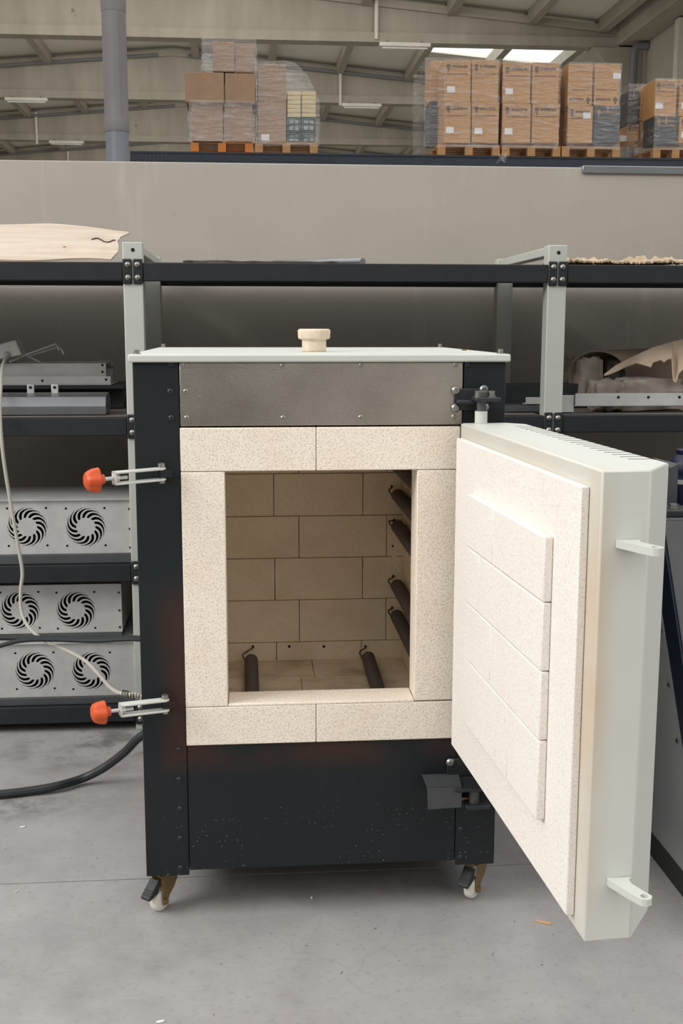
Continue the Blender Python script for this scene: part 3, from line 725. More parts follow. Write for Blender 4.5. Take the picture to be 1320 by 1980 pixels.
# ---- fan panels
def fan_loops(cx, cy, r0=.031, r1=.067, n=14):
    L = []
    for k in range(n):
        a0 = 2*math.pi*k/n; fw = []; bw = []
        for i in range(13):
            t = i/12; r = r0+(r1-r0)*t; sw = .42*t+.62*t**3; w_ = .125+.02*t
            if t > .55: w_ *= max(0.0, 1-((t-.55)/.45)**2.2)
            lead = .16*max(0, (t-.6)/.4)**2
            fw.append((cx+r*math.cos(a0-sw-lead+w_), cy+r*math.sin(a0-sw-lead+w_)))
            if t < 1: bw.append((cx+r*math.cos(a0-sw-lead-w_), cy+r*math.sin(a0-sw-lead-w_)))
        L.append(fw+bw[::-1])
    for sx_ in (-1, 1):
        for sz_ in (-1, 1):
            L.append([(cx+sx_*.062+.004*math.cos(i*.785), cy+sz_*.062+.004*math.sin(i*.785)) for i in range(8)])
    return L
def fan_panel(pxr, pyt, pyb, fans, Y, lab, zbase, lipz):
    x1 = xat(pxr, pyt, Y); x0 = -1.38; zt = aY(100, pyt, Y).z; zl = lipz
    fc = [(xat(f[0], f[1], Y), aY(f[0], f[1], Y).z) for f in fans]; d = fc[1][0]-fc[0][0]
    fc.append((fc[0][0]-d, fc[0][1])); H = []
    for fx, fz in fc: H += fan_loops(fx, fz)
    me = plate2d([(x0, zl), (x1, zl), (x1, zt), (x0, zt)], H, .002)
    m = MB(); m.mesh(me); bmesh.ops.transform(m.bm, matrix=Matrix.Translation((0, Y, 0)) @ Matrix.Rotation(math.pi/2, 4, 'X'), verts=m.bm.verts[:])
    bpy.data.meshes.remove(me)
    m.box(x0, x1, Y-.012, Y+.30, zt, zt+.003); m.box(x1-.003, x1, Y+.002, Y+.30, zl, zt); m.box(x0, x1, Y+.29, Y+.293, zl, zt)
    o = m.build('fan_panel', M['zinc'], smooth=False); tag(o, lab, 'panel', 'swirl vented metal panels on the left shelves')
    MB().box(x0, x1, Y-.008, Y+.30, zbase, zl-.001).build('lower_rail', M['darksteel'], o, bevel=.002)
    MB().box(x0+.01, x1-.01, Y+.10, Y+.11, zl+.01, zt-.01).build('inside_shade', M['hole'], o)  # near-black sheet stands in for the shade inside the panel
    for zz in ((zt-zl)*.82, (zt-zl)*.45, (zt-zl)*.1): MB().cyl((x1-.008, Y-.003, zl+zz), (x1-.008, Y+.001, zl+zz), .004, 8).build('rivet', M['boltblk'], o)
fan_panel(254, 967, 1070, ((53, 1019), (166, 1019)), 1.28, 'vented metal panel alone on the upper of the lower left shelves', TOPS[2]+.001, aY(100, 1071, 1.28).z)
zb3 = TOPS[3]; zt3 = aY(100, 1243, 1.28).z
fan_panel(265, 1243, 1345, ((68, 1297), (177, 1297)), 1.28, 'vented metal panel standing on the bottom left shelf behind the cables', zb3+.001, aY(100, 1347, 1.28).z)
fan_panel(234, 1131, 1225, ((39, 1180), (147, 1180)), 1.33, 'vented metal panel stacked on the bottom one, just under the shelf', zt3+.005, zt3+.02)

# ---- right bay, second shelf
z0 = TOPS[1]
def strip(px0, px1, py0, py1, Y, lab, mt, nm='steel_strip', zb=None):
    a = aY(px0, py1, Y); b = aY(px1, py0, Y); zz = zb if zb is not None else a.z
    m = MB().box(a.x, b.x, Y, Y+.003, zz, b.z); m.box(a.x, b.x, Y, Y+.05, zz, zz+.003)
    o = m.build(nm, mt, bevel=.001); tag(o, lab, 'metal strip')
    return o
zst = aY(1200, 789, 1.36).z
o = strip(1085, 1108+2, 764, 789, 1.36, 'plain galvanised angle strip end just right of the grey post', M['zinc'], zb=z0+.001+max(0, 0))
o = strip(1111, 1360, 760, 787, 1.352, 'long galvanised angle strip with holes on the right shelf', M['zinc'], zb=z0+.022)
for px in (1195, 1253, 1313):
    q = aY(px, 768, 1.352); MB().cyl((q.x, 1.351, q.z), (q.x, 1.354, q.z), .005, 8).build('hole', M['hole'], o)
strip(1016, 1066, 768, 786, 1.42, 'clipped galvanised strip left of the grey post', M['zinc'], zb=z0+.025)
a = aY(975, 800, 1.42); b = aY(1045, 783, 1.42); tag(MB().box(a.x, b.x, 1.40, 1.52, z0+.001, z0+.022).build('flat_bar', M['darksteel'], bevel=.002), 'dark flat bar behind the kiln, left of the grey post', 'bar')
a = aY(976, 770, 1.62); b = aY(1124, 742, 1.62); tag(MB().box(a.x, b.x, 1.62, 1.70, z0+.001, b.z).build('dark_channel', M['blackmetal'], bevel=.003), 'black channel section at the back of the right shelf', 'channel')
def lump(px0, px1, py0, py1, Y, dep, lab, seed, zb):
    a = aY(px0, py1, Y); b = aY(px1, py0, Y); m = MB(); bm = m.bm
    bmesh.ops.create_cube(bm, size=2); bmesh.ops.subdivide_edges(bm, edges=bm.edges[:], cuts=7, use_grid_fill=True)
    for v in bm.verts:
        s_ = v.co.normalized()*1.25; q = v.co*.6+s_*.4; n_ = noise.noise(q*1.7+Vector((seed, 0, 0)))*.22+noise.noise(q*5+Vector((seed, 3, 0)))*.06
        q = q*(.9+n_); q.z = max(q.z, -.9)
        v.co = Vector(((a.x+b.x)/2+q.x*(b.x-a.x)/2, Y+dep/2+q.y*dep/2, zb+(b.z-zb)*(q.z+.9)/1.9))
    return tag(m.build('mineral_wool', M['wool']), lab, 'insulation', 'insulation wool on the right shelf')
z1 = z0+.001
lump(1118, 1172, 688, 742, 1.60, .14, 'pale grey block of insulation wool beneath the brown roll', 2, z1)
lump(1088, 1122, 690, 745, 1.78, .12, 'wrapped wool bundle right behind the grey post', 9, z1)
lump(1172, 1215, 690, 735, 1.66, .12, 'small grey wool piece inside the mouth of the roll', 4, z1)
lump(1150, 1215, 735, 775, 1.40, .12, 'pale wool tuft behind the holed strip', 6, z1)
lump(1196, 1330, 730, 785, 1.42, .12, 'long flattened wool blanket at the right edge', 13, z1)
# curved brown board: an arched tunnel lying along the shelf
cA = aY(1168, 700, 1.52)
aD = Vector((.92, .39, 0)).normalized(); aN = Vector((-aD.y, aD.x, 0))
def arch(u, v):
    a_ = math.radians(212-232*v); R_ = .088+.01*u
    return Vector((cA.x, 1.60, z1+.115))+aD*(u*.44-.06*math.cos(a_)*(1-u))+aN*(R_*math.cos(a_))+Vector((0, 0, 1))*(R_*math.sin(a_))
tag(MB().sheet(arch, 10, 26, .004).build('board_roll', M['rollbrown']), 'arched sheet of brown board over the wool, right shelf', 'board')
# torn paper in front
top_ = [(1168, 724), (1190, 707), (1216, 693), (1262, 672), (1300, 661), (1345, 650)]
bot_ = [(1168, 727), (1182, 722), (1196, 716), (1212, 708), (1230, 702), (1244, 706), (1258, 710), (1262, 701), (1268, 699), (1278, 696), (1283, 701), (1290, 695), (1299, 693), (1300.5, 736), (1306, 740), (1312, 722), (1320, 714), (1345, 700)]
def interp(T, x):
    for (x0, y0), (x1, y1) in zip(T, T[1:]):
        if x <= x1: return y0+(y1-y0)*(x-x0)/(x1-x0)
    return T[-1][1]
def tpf(u, v):
    px = 1168+177*u; t_ = interp(top_, px); b_ = interp(bot_, px)
    return aY(px, t_+(b_-t_)*v, 1.50-.12*v*min(1, (b_-t_)/40)+.012*math.sin(u*11)+.02*u)
tag(MB().sheet(tpf, 118, 6, .0025).build('torn_paper', M['tear']), 'torn pale paper with ragged edge hanging over the right shelf', 'paper')
q = aY(1316, 735, 1.33); 

# ================================================================== KILN
BX, ZB, ZT = .4, .1057, 1.2646
FX0, FX1, FZ0, FZ1 = -.3037, .3022, .4168, 1.1269      # brick front frame
OX0, OX1, OZ0, OZ1 = -.2095, .2078, .5116, 1.0320      # opening
KD = .82
kn = thing('kiln', 'black front-loading electric kiln on casters with its white door standing open', 'kiln', (0, KD/2, 0))
W0[kn.name] = Vector((0, KD/2, 0))
def kp(m, name, mt, parent=None, **k): return m.build(name, mt, parent or kn, **k)
# casing material needs kiln coordinates: object origin is at (0, KD/2, 0) so X and Z match
lf = kp(MB().box(-BX, -FX1-.0012, 0, .004, ZB, ZT), 'corner_panel', M['casing'], bevel=.003)
lf2 = kp(MB().box(FX1+.006, BX, 0, .004, ZB, ZT), 'corner_panel', M['casing'], bevel=.003)
kp(MB().box(-BX, -BX+.004, .004, KD, ZB, ZT), 'side_panel', M['casing'], bevel=.001)
kp(MB().box(BX-.004, BX, .004, KD, ZB, ZT), 'side_panel', M['casing'], bevel=.001)
kp(MB().box(-BX+.004, BX-.004, KD-.004, KD, ZB, ZT), 'back_panel', M['casing'])
kp(MB().box(-FX1, FX1+.0045, .001, .005, ZB+.012, FZ0-.001), 'lower_panel', M['casing'], bevel=.001)
kp(MB().box(-BX+.005, BX-.005, .03, KD-.005, ZB+.002, ZB+.03), 'base_frame', M['casing'])
fs = kp(MB().box(-.302, .3055, -.003, .004, FZ1+.003, ZT), 'top_panel', M['stainless'], bevel=.002)
fs['label'] = 'brushed stainless steel strip above the bricks'
ld = MB().box(-.4085, .4085, -.010, KD+.012, ZT+.0005, ZT+.0175)
lid = kp(ld, 'lid', M['white'], bevel=.004, seg=3)
for x in (-.3917, .3919):
    for y in (.0201, .8056):
        MB().lathe((x, y, ZT+.0175), (0, 0, 1), [(0, .0085), (.002, .0085), (.002, .006), (.009, .006), (.0095, .005)], 12).build('bolt', M['bolt'], lid)
# brick frame
def bricks(rects, y0, y1, gap=.0006, extra=None):
    m = MB()
    for x0, x1, z0, z1 in rects: m.box(x0+gap, x1-gap, y0, y1, z0+gap, z1-gap)
    return m
xj = aY(611, 870, -.006).x
fo = -.006; fd = .080
kp(bricks([(FX0, xj, OZ1, FZ1), (xj, FX1, OZ1, FZ1)], fo, fd), 'lintel', M['brick'], bevel=.002)
kp(bricks([(FX0, OX0, OZ0-.006, OZ1)], fo, fd), 'jamb', M['brick'], bevel=.002)
kp(bricks([(OX1, FX1, OZ0-.004, OZ1)], fo, fd), 'jamb', M['brick'], bevel=.002)
xj = aY(611, 1390, -.006).x
sm = MB()
g = .0006
for a, b in ((FX0, xj), (xj, FX1)): sm.box(a+g, b-g, fo, fd, FZ0, OZ0-.0066)
sm.box(OX0+.0005, OX1-.0005, fo, fd, OZ0-.0065, OZ0)
kp(sm, 'sill', M['brick'], bevel=.002)
# chamber
CB = .64
pr_ = aY(776, 1271, CB); CX = pr_.x; CF = pr_.z; CT = 1.10
CXL = -CX
rows = [CT+.02]+[aY(640, y, CB).z for y in (915, 997, 1078, 1159, 1240)]+[CF-.02]
vj = {0: (578, 747), 1: (530, 701), 2: (578, 747), 3: (531, 701), 4: (578, 747), 5: (533, 699)}
bw = MB()
for i in range(6):
    xs = [CXL-.02]+[aY(v, 1080, CB).x for v in vj[i]]+[CX+.02]
    for a, b in zip(xs, xs[1:]):
        bw.box(a+.0008, b-.0008, CB, CB+.06, rows[i+1]+.0008, rows[i]-.0008)
bwo = kp(bw, 'chamber_back', M['brick_in'], bevel=.0015)
for px, py, r in ((489, 1250, .004), (559, 1250, .004), (626, 1250, .004), (706, 1250, .004), (757, 941, .004), (762, 1006, .004), (760, 1114, .004), (758, 1175, .004), (759, 1056, .003)):
    q = aY(px, py, CB); MB().cyl((q.x, CB-.0006, q.z), (q.x, CB+.004, q.z), r, 10).build('wire_hole', M['hole'], bwo)
q = aY(597, 980, CB); mm = MB(); mm.lathe((q.x, CB+.001, q.z), (0, -1, 0), [(0, .011), (.002, .011), (.002, .0075), (-.004, .0070)], 20, cap=False); mm.build('thermocouple_tube', M['brick_in'], bwo)
q = aY(762, 1070, CB); MB().lathe((q.x, CB+.001, q.z), (0, -1, 0), [(0, .012), (.002, .011)], 16).build('dimple', M['brick_in'], bwo)
sw = MB()
for i, z in enumerate((CF-.02, .556, .668, .780, .892, 1.004, 1.12)[:-1]):
    zt2 = (.556, .668, .780, .892, 1.004, 1.12)[i]
    ys = [fd+.001, .21+.1*(i % 2), .44+.08*(i % 2), CB-.001]
    for a, b in zip(ys, ys[1:]): sw.box(CX, CX+.06, a+.0008, b-.0008, z+.0008, zt2-.0008)
kp(sw, 'chamber_wall', M['brick_in'], bevel=.0015)
sw = MB()
for i, z in enumerate((CF-.02, .556, .668, .780, .892, 1.004)):
    zt2 = (.556, .668, .780, .892, 1.004, 1.12)[i]
    ys = [fd+.001, .21+.1*(i % 2), .44+.08*(i % 2), CB-.001]
    for a, b in zip(ys, ys[1:]): sw.box(CXL-.06, CXL, a+.0008, b-.0008, z+.0008, zt2-.0008)
kp(sw, 'chamber_wall', M['brick_in'], bevel=.0015)
cf = MB()
for y0_, y1_, xm in ((fd+.001, .30, -.05), (.30, .47, -.026), (.47, CB-.001, .012)):
    for a, b in ((CXL, xm), (xm, CX)): cf.box(a+.0006, b-.0006, y0_+.0006, y1_-.0006, CF-.06, CF)
kp(cf, 'chamber_floor', M['brick_fl'], bevel=.0012)
kp(MB().box(CXL-.06, CX+.06, fd+.001, CB+.06, CT, CT+.06), 'chamber_ceiling', M['brick_in'])
# an unseen closing box added behind the brickwork so no light leaks in
kp(MB().box(CXL-.075, CXL-.065, fd-.02, CB+.08, CF-.08, CT+.08).box(CX+.065, CX+.075, fd-.02, CB+.08, CF-.08, CT+.08).box(CXL-.065, CX+.065, CB+.065, CB+.075, CF-.08, CT+.08).box(CXL-.065, CX+.065, fd-.02, CB+.065, CT+.065, CT+.075).box(CXL-.065, CX+.065, fd-.02, CB+.065, CF-.08, CF-.065), 'closing_box', M['wool'])
# heating elements
def coil(p0, p1, hole, R=.0165):
    p0 = Vector(p0); p1 = Vector(p1); ax = (p1-p0).normalized(); L = (p1-p0).length; u = ax.cross(Vector((0, 0, 1))).normalized(); v = ax.cross(u)
    m = MB(); N = int(L/.0062); seg = 14; pts = []
    for i in range(N*seg+1):
        a_ = 2*math.pi*i/seg; pts.append(p0+ax*(L*i/(N*seg))+(u*math.cos(a_)+v*math.sin(a_))*R)
    m.tube(pts, .0022, 5); m.cyl(p0+ax*.003, p1, R-.005, 14)
    if hole is not None: m.tube(spline([pts[0], pts[0]+Vector((-.006, .012, .012)), Vector(hole)+Vector((0, -.012, .0)), Vector(hole)+Vector((0, .004, 0))], 5), .0021, 6)
    kp(m, 'heating_element', M['coil'])
yb_ = CB-.035
qh = lambda px, py: aY(px, py, CB)
coil((-.157, yb_-.02, CF+.0188), (-.155, fd+.012, CF+.0188), qh(489, 1250)); coil((.166, yb_-.02, CF+.0188), (.157, fd+.012, CF+.0188), qh(706, 1250))
for z, h in ((.965, None), (.886, (757, 941)), (.800, (762, 1006)), (.634, (760, 1114)), (.548, (758, 1175))):
    coil((CX-.0195, yb_, z), (CX-.0195, fd+.012, z-.004), qh(*h) if h else None)
# screws
for px, py in ((330, 703), (329, 757), (331, 808), (345, 1450), (346, 1507), (348, 1564), (348, 1621), (349, 1678), (903, 705), (890, 1603), (889, 1657)):
    q = aY(px, py, 0); MB().lathe((q.x, 0, q.z), (0, -1, 0), [(-.001, .0062), (.0015, .0062), (.0034, .0036), (.0034, .002), (.002, .0018)], 12).build('screw', M['boltblk'], lf if px < 600 else lf2)
for px, py in ((358, 706), (546, 707), (698, 706), (880, 705), (359, 757), (361, 808), (547, 808), (697, 807), (877, 806)):
    q = aY(px, py, -.003); MB().lathe((q.x, -.003, q.z), (0, -1, 0), [(-.001, .0055), (.0015, .0055), (.0032, .0034), (.0032, .002), (.0015, .0018)], 12).build('screw', M['bolt'], fs)
# latches
def latch(pr, pl, pk, nm, dy):
    zc = aY(pr[0], pr[1], -.03).z; xr_ = aY(pr[0]-6, pr[1], -.03).x
    A = Vector((xr_, -.026, zc)); B = aY(pl[0], pl[1], -.026-dy); ax = (B-A).normalized(); L = (B-A).length
    up = Vector((0, 0, 1)); sd = ax.cross(up).normalized()
    fr = Matrix((ax, sd, up)).transposed().to_4x4(); fr.translation = A
    arm = MB(); arm.M = fr; hw = .0115; zz = .0140; th = .0048
    for s_ in (1, -1):
        pts = [(-.010, 0, s_*zz), (-.007, -.0065, s_*zz), (0, -hw, s_*zz), (L, -hw, s_*zz), (L, hw, s_*zz), (0, hw, s_*zz), (-.007, .0065, s_*zz)]
        arm.prism(pts, (0, 0, -s_*th))
    arm.box(L-.004, L, -hw, hw, -zz, zz)
    o = kp(arm, 'latch_arm', M['white'], bevel=.0015)
    b = MB(); b.M = fr; b.box(-.022, .006, -.006, .03, -.0075, .0075); b.build('pivot_tab', M['casing'], o, bevel=.001)
    b = MB(); b.M = fr; b.cyl((0, 0, -.019), (0, 0, .018), .0045, 12); b.lathe((0, 0, zz), (0, 0, 1), [(0, .0075), (.009, .0075), (.0095, .0045), (.006, .004)], 14); b.lathe((0, 0, -zz-.006), (0, 0, 1), [(0, .006), (.006, .006)], 6)
    b.build('pivot_bolt', M['bolt'], o)
    b = MB(); b.M = fr; b.cyl((L-.03, 0, 0), (L+.03, 0, 0), .0042, 12); b.lathe((L-.012, 0, 0), (1, 0, 0), [(0, .0085), (.008, .0085)], 6); b.build('threaded_rod', M['zinc'], o)
    k = MB(); k.M = fr; n = 40
    prof = [(.020, .010), (.030, .0115), (.0303, .0235), (.033, .0265), (.047, .0245), (.056, .0205), (.0605, .013), (.062, .002)]; rings = []
    for d, r in prof:
        ring = []
        for i in range(n):
            a_ = 2*math.pi*i/n; lob = 1-.15*(1 if r > .0125 else 0)*(.5+.5*math.cos(5*a_))**2
            ring.append(k._v((L+d, r*lob*math.cos(a_), r*lob*math.sin(a_))))
        rings.append(ring)
    for a_, b_ in zip(rings, rings[1:]):
        for i in range(n): k.bm.faces.new((a_[i], a_[(i+1) % n], b_[(i+1) % n], b_[i]))
    k.bm.faces.new(rings[0][::-1]); k.bm.faces.new(rings[-1]); k.build('knob', M['orange'], o)['label'] = 'orange lobed knob'
latch((318, 917), (219, 925), None, '', .045)
latch((325, 1364), (231, 1373), None, '', .035)
# casters
def caster(px, py):
    q = aY(px, py, .055); e1 = Vector((-.62, -.78, 0)).normalized(); e2 = Vector((.78, -.62, 0)).normalized()
    base = Matrix.Translation((q.x, .055, 0)); fr = Matrix((e1, e2, Vector((0, 0, 1)))).transposed().to_4x4(); fr.translation = Vector((q.x, .055, 0))
    f = MB(); f.M = base; f.box(-.031, .031, -.03, .03, ZB-.006, ZB-.0003); f.M = fr
    f.lathe((0, 0, ZB-.018), (0, 0, 1), [(0, .017), (.006, .019), (.0125, .016)], 20)
    hx = .012; zc = .026
    for s_ in (-1, 1):
        y_ = s_*.0145
        f.prism([(-.036, y_, ZB-.016), (.020, y_, ZB-.016), (.020, y_, .052), (hx+.008, y_, .032), (hx+.006, y_, zc-.009), (hx-.006, y_, zc-.009), (hx-.015, y_, .034), (-.020, y_, .050), (-.032, y_, .068)], (0, s_*.0022, 0))
    f.box(-.022, .022, -.0165, .0165, ZB-.019, ZB-.016)
    o = kp(f, 'caster', M['gold'], bevel=.0008)
    t = MB(); t.M = fr; t.lathe((hx, -.0115, zc), (0, 1, 0), [(0, .016), (.0005, .020), (.003, .0245), (.0075, .0258), (.0155, .0258), (.020, .0245), (.0225, .020), (.023, .016)], 32); t.build('wheel', M['nylon'], o)
    t = MB(); t.M = fr; t.cyl((hx, -.021, zc), (hx, .021, zc), .004, 10); t.lathe((hx, .0167, zc), (0, 1, 0), [(0, .0075), (.005, .0075)], 6); t.lathe((hx, -.0167, zc), (0, -1, 0), [(0, .0075), (.005, .0075)], 6); t.build('axle', M['gold'], o)
    t = MB(); t.M = fr; t.prism([(.020, -.013, .078), (.028, -.013, .083), (.062, -.013, .050), (.060, -.013, .044), (.050, -.013, .046), (.030, -.013, .052)], (0, .026, 0))
    for k_ in range(3): t.box(.048+.004*k_, .050+.004*k_, -.011, .011, .0635-.0039*k_, .0655-.0039*k_)
    t.build('brake_pedal', M['rubber'], o, bevel=.002)['label'] = 'black brake pedal'
    for dx in (-.024, .024):
        t = MB(); t.M = base; t.lathe((dx, -.022, ZB-.011), (0, 0, 1), [(0, .006), (.005, .006)], 6); t.build('bolt', M['bolt'], o)
caster(315, 1699); caster(917, 1676)
for x in (-.345, .345):
    q = base = None
    f = MB(); f.box(x-.031, x+.031, KD-.09, KD-.03, ZB-.006, ZB-.0003)
    for s_ in (-1, 1): f.prism([(x+s_*.0145, KD-.085, ZB-.006), (x+s_*.0145, KD-.04, ZB-.006), (x+s_*.0145, KD-.055, .018), (x+s_*.0145, KD-.07, .018)], (s_*.0022, 0, 0))
    o = kp(f, 'caster', M['gold']); MB().lathe((x-.0115, KD-.062, .0258), (1, 0, 0), [(0, .018), (.004, .0255), (.019, .0255), (.023, .018)], 24).build('wheel', M['nylon'], o)
# hinges
HX, HY = .337, -.052
h = MB(); a = aY(876, 797, 0); b = aY(943, 751, 0)
h.box(a.x, b.x, -.006, -.0005 if False else 0, a.z+.004, b.z); zpl = aY(878, 772, -.03).z
h.box(a.x+.004, b.x-.004, -.034, -.006, zpl-.010, zpl-.002)
o = kp(h, 'hinge', M['blackmetal'], bevel=.002)
h = MB(); h.box(a.x+.032, b.x+.012, -.080, -.028, zpl-.002, zpl+.006); h.build('hinge_plate', M['blackmetal'], o, bevel=.002)
for x, y, r in ((a.x+.044, -.055, .0085), (b.x-.004, -.055, .0075)):
    MB().lathe((x, y, zpl+.006), (0, 0, 1), [(0, .010), (.0025, .010), (.0025, r), (.013, r), (.0135, r*.7)], 14).build('bolt', M['bolt'], o)
MB().lathe((HX, HY, zpl+.006), (0, 0, 1), [(0, .014), (.011, .014), (.013, .012)], 20).build('pin_head', M['darksteel'], o)
MB().cyl((HX, HY, 1.160), (HX, HY, zpl-.003), .010, 16).build('hinge_pin', M['darksteel'], o)
MB().cyl((HX, HY, 1.1375), (HX, HY, 1.163), .0135, 20).build('hinge_sleeve', M['white'], o)
for px, py in ((881, 755), (935, 753), (880, 789), (937, 788)):
    q = aY(px, py, -.006); MB().lathe((q.x, -.006, q.z), (0, -1, 0), [(0, .0095), (.002, .0095), (.006, .006), (.006, .003), (.003, .0028)], 14).build('bolt', M['bolt'], o)
# lower hinge with its bent cover plate
h = MB(); a = aY(863, 1500, 0); b = aY(925, 1464, 0)
h.box(a.x, b.x, -.006, 0, a.z, b.z); zl = b.z-.040
h.box(a.x+.004, b.x+.01, -.080, -.006, zl-.010, zl-.002); h.box(a.x+.030, b.x+.012, -.085, -.010, zl-.050, zl-.040)
o = kp(h, 'hinge', M['blackmetal'], bevel=.002)
for px, py, yy in ((870, 1474, -.006),):
    q = aY(px, py, yy); MB().lathe((q.x, yy, q.z), (0, -1, 0), [(0, .0095), (.002, .0095), (.006, .006), (.006, .003), (.003, .0028)], 14).build('bolt', M['bolt'], o)
q = aZ(894, 1491, zl+.004); MB().lathe((q.x, q.y, zl-.002), (0, 0, 1), [(0, .010), (.003, .010), (.003, .0075), (.014, .0075), (.0145, .005), (.009, .0045)], 14).build('bolt', M['boltblk'], o)
q = aZ(914, 1525, zl-.04); MB().cyl((HX, HY-.01, zl-.055), (HX, HY-.01, zl-.01), .012, 16).build('hinge_pin', M['darksteel'], o)
q = aY(890, 1544, -.05); MB().cyl((q.x-.010, -.05, q.z), (q.x+.018, -.05, q.z), .004, 10).lathe((q.x-.012, -.05, q.z), (1, 0, 0), [(0, .008), (.004, .008)], 12).build('adjusting_screw', M['gold'], o)
zt_ = zl+.002
c0 = aZ(812, 1489, zt_); c1 = aZ(884, 1485, zt_); c2 = aZ(893, 1521, zt_); c3 = aZ(826, 1523, zt_)
cv = MB(); cv.prism([c0, c1, c2, c3], (0, 0, -.003))
zd = .052
cv.prism([c3, c2, c2+Vector((0, 0, -zd*.95)), c3+Vector((.002, 0, -zd))], (0, .003, 0))
kp(cv, 'hinge_cover', M['darksteel'], bevel=.001)
# door
D1 = Vector((.2924, -.0483, 0)); D2 = Vector((.3447, -.8691, 0)); dd = (D2-D1).normalized(); DW = (D2-D1).length; dt = Vector((-dd.y, dd.x, 0))
if dt.x < 0: dt = -dt
DZ0, DZ1 = .4096, 1.1372
def dp_(s_, t_, z): q = D1+dd*s_+dt*t_; return Vector((q.x, q.y, z))
prof = [(0, .006), (.010, 0), (DW, 0), (DW, .074), (DW-.076, .134), (.04, .134), (0, .10)]
dm = MB(); dm.prism([dp_(s_, t_, DZ0) for s_, t_ in prof], (0, 0, DZ1-DZ0))
W0[kn.name] = Vector((0, KD/2, 0))
door = kp(dm, 'door', M['door'], bevel=.003, seg=2)
W0[door.name] = W0[kn.name]
def onpl(px, py, t_):   # pixel -> (s, z) on the plane offset t_ from the door's inner face
    d = ray(px, py); o_ = D1+dt*t_; k = (o_-CAM).dot(dt)/d.dot(dt); q = CAM+d*k; return (q-D1).dot(dd), q.z
BT = -.014
s1, zt1 = onpl(1123, 945, BT); _, zb1 = onpl(1101, 1762, BT); s0 = .028
def dbox(m, sa, sb, ta, tb, za, zb):
    m.prism([dp_(sa, ta, za), dp_(sb, ta, za), dp_(sb, tb, za), dp_(sa, tb, za)], (0, 0, zb-za))
zt1 = 1.108; zb1 = .430
lb = MB(); dbox(lb, s0, s1, BT, -.0005, zb1, zt1); lb.build('brick_lining', M['brick_door'], door, bevel=.002)
PT = BT-.015
sp0, zz = onpl(903, 962, PT); sp1, _ = onpl(1053, 1040, PT)
ztp = onpl(1053, 1038, PT)[1]; zbp = onpl(1043, 1597, PT)[1]
rws = [ztp, onpl(1052, 1168, PT)[1], onpl(1050, 1304, PT)[1], onpl(1047, 1440, PT)[1], zbp]
js = [onpl(951, 1040, PT)[0], onpl(925, 1150, PT)[0], onpl(947, 1270, PT)[0], onpl(980, 1420, PT)[0]]
pg = MB()
for i in range(4):
    for a, b in ((sp0, js[i]), (js[i], sp1)): dbox(pg, a+.0008, b-.0008, PT, BT-.0003, rws[i+1]+.0008, rws[i]-.0008)
pg.build('brick_plug', M['brick_door'], door, bevel=.0025)
print('DOOR', s1, sp0, sp1, ztp, zbp, rws, js, DW)
# ventilation slots near the back edge of the top
n = 19
for i in range(n):
    s_ = .10+(DW-.092-.14)*i/(n-1)
    vs = MB(); dbox(vs, s_, s_+.0028, .092, .132, DZ1-.002, DZ1+.0004); vs.build('vent_slot', M['hole'], door)
# rebate line seen round the lining, slightly oxidised steel lip under the lining
lip = MB(); dbox(lip, .02, DW-.10, .010, .10, DZ0-.004, DZ0-.0003); lip.build('bottom_lip', M['scorch'], door)
def hook(px, py):
    d = ray(px, py); k = (D2-CAM).dot(dd)/d.dot(dd); q = CAM+d*k; t_ = (q-D1).dot(dt); z = q.z
    pts = [(0, -.019), (.002, .019), (.010, .013), (.022, .012), (.050, .022), (.062, .027), (.069, .024), (.073, .016), (.070, .008), (.062, .004), (.045, -.004), (.022, -.012), (.010, -.017)]
    loop = [(t_+b-.006, a) for a, b in pts]
    hole = [(t_+.0155+.0062*math.cos(i*.524)-.006, .061+.0062*math.sin(i*.524)) for i in range(12)]
    me = plate2d(loop, [hole], .011); m = MB(); m.mesh(me)
    for v in m.bm.verts:
        p_ = dp_(DW+v.co.y, v.co.x, z+v.co.z); v.co = p_
    bpy.data.meshes.remove(me)
    m.build('door_hook', M['white'], door, bevel=.0015)
hook(1221, 1050); hook(1202, 1702)
# exhaust plug on the lid
pz = ZT+.0178; pp = aZ(608.5, 680, pz)
plug = MB(); plug.lathe((pp.x, pp.y+.028, pz), (0, 0, 1), [(0, .0285), (.0275, .0285), (.029, .036), (.032, .0375), (.047, .0385), (.050, .038), (.0525, .034)], 40)
tag(plug.build('vent_plug', M['ceramic'], bevel=.0015), 'cream ceramic stopper sitting on top of the kiln lid', 'plug')
mk = aZ(897, 678, ZT+.0175)
tag(MB().box(mk.x-.006, mk.x+.006, mk.y-.004, mk.y+.003, ZT+.0178, ZT+.0205).build('brick_crumb', M['scorch'], bevel=.001), 'small dark crumb on the right of the kiln lid', 'crumb')

# ================================================================== cables
def yl(pts): return [aY(x, y, Y) for x, y, Y in pts]
gcab = [aY(14, 688, 1.575), aY(6, 705, 1.45), aY(2, 740, 1.28)]+yl([(0, 800, 1.22), (6, 880, 1.2), (20, 970, 1.2), (34, 1050, 1.19), (43, 1105, 1.18), (40, 1140, 1.17), (41, 1180, 1.15), (55, 1212, 1.12), (85, 1238, 1.08), (130, 1258, 1.02), (165, 1278, .95), (190, 1303, .88), (212, 1328, .80), (234, 1341, .74), (262, 1343, .70)])
gcab.append(Vector((-.401, .62, gcab[-1].z-.002)))
t = thing('grey_cable', 'thin grey cable drooping from the tilted box to the kiln side', 'cable', gcab[-1])
MB().tube(spline(gcab, 8), .0058, 8).build('cable', M['greycable'], t)
sp_pts = []; A = gcab[-3]; B = gcab[-1]; ax = (B-A).normalized(); u = ax.cross(Vector((0, 0, 1))).normalized(); v = ax.cross(u); L = (B-A).length*.75
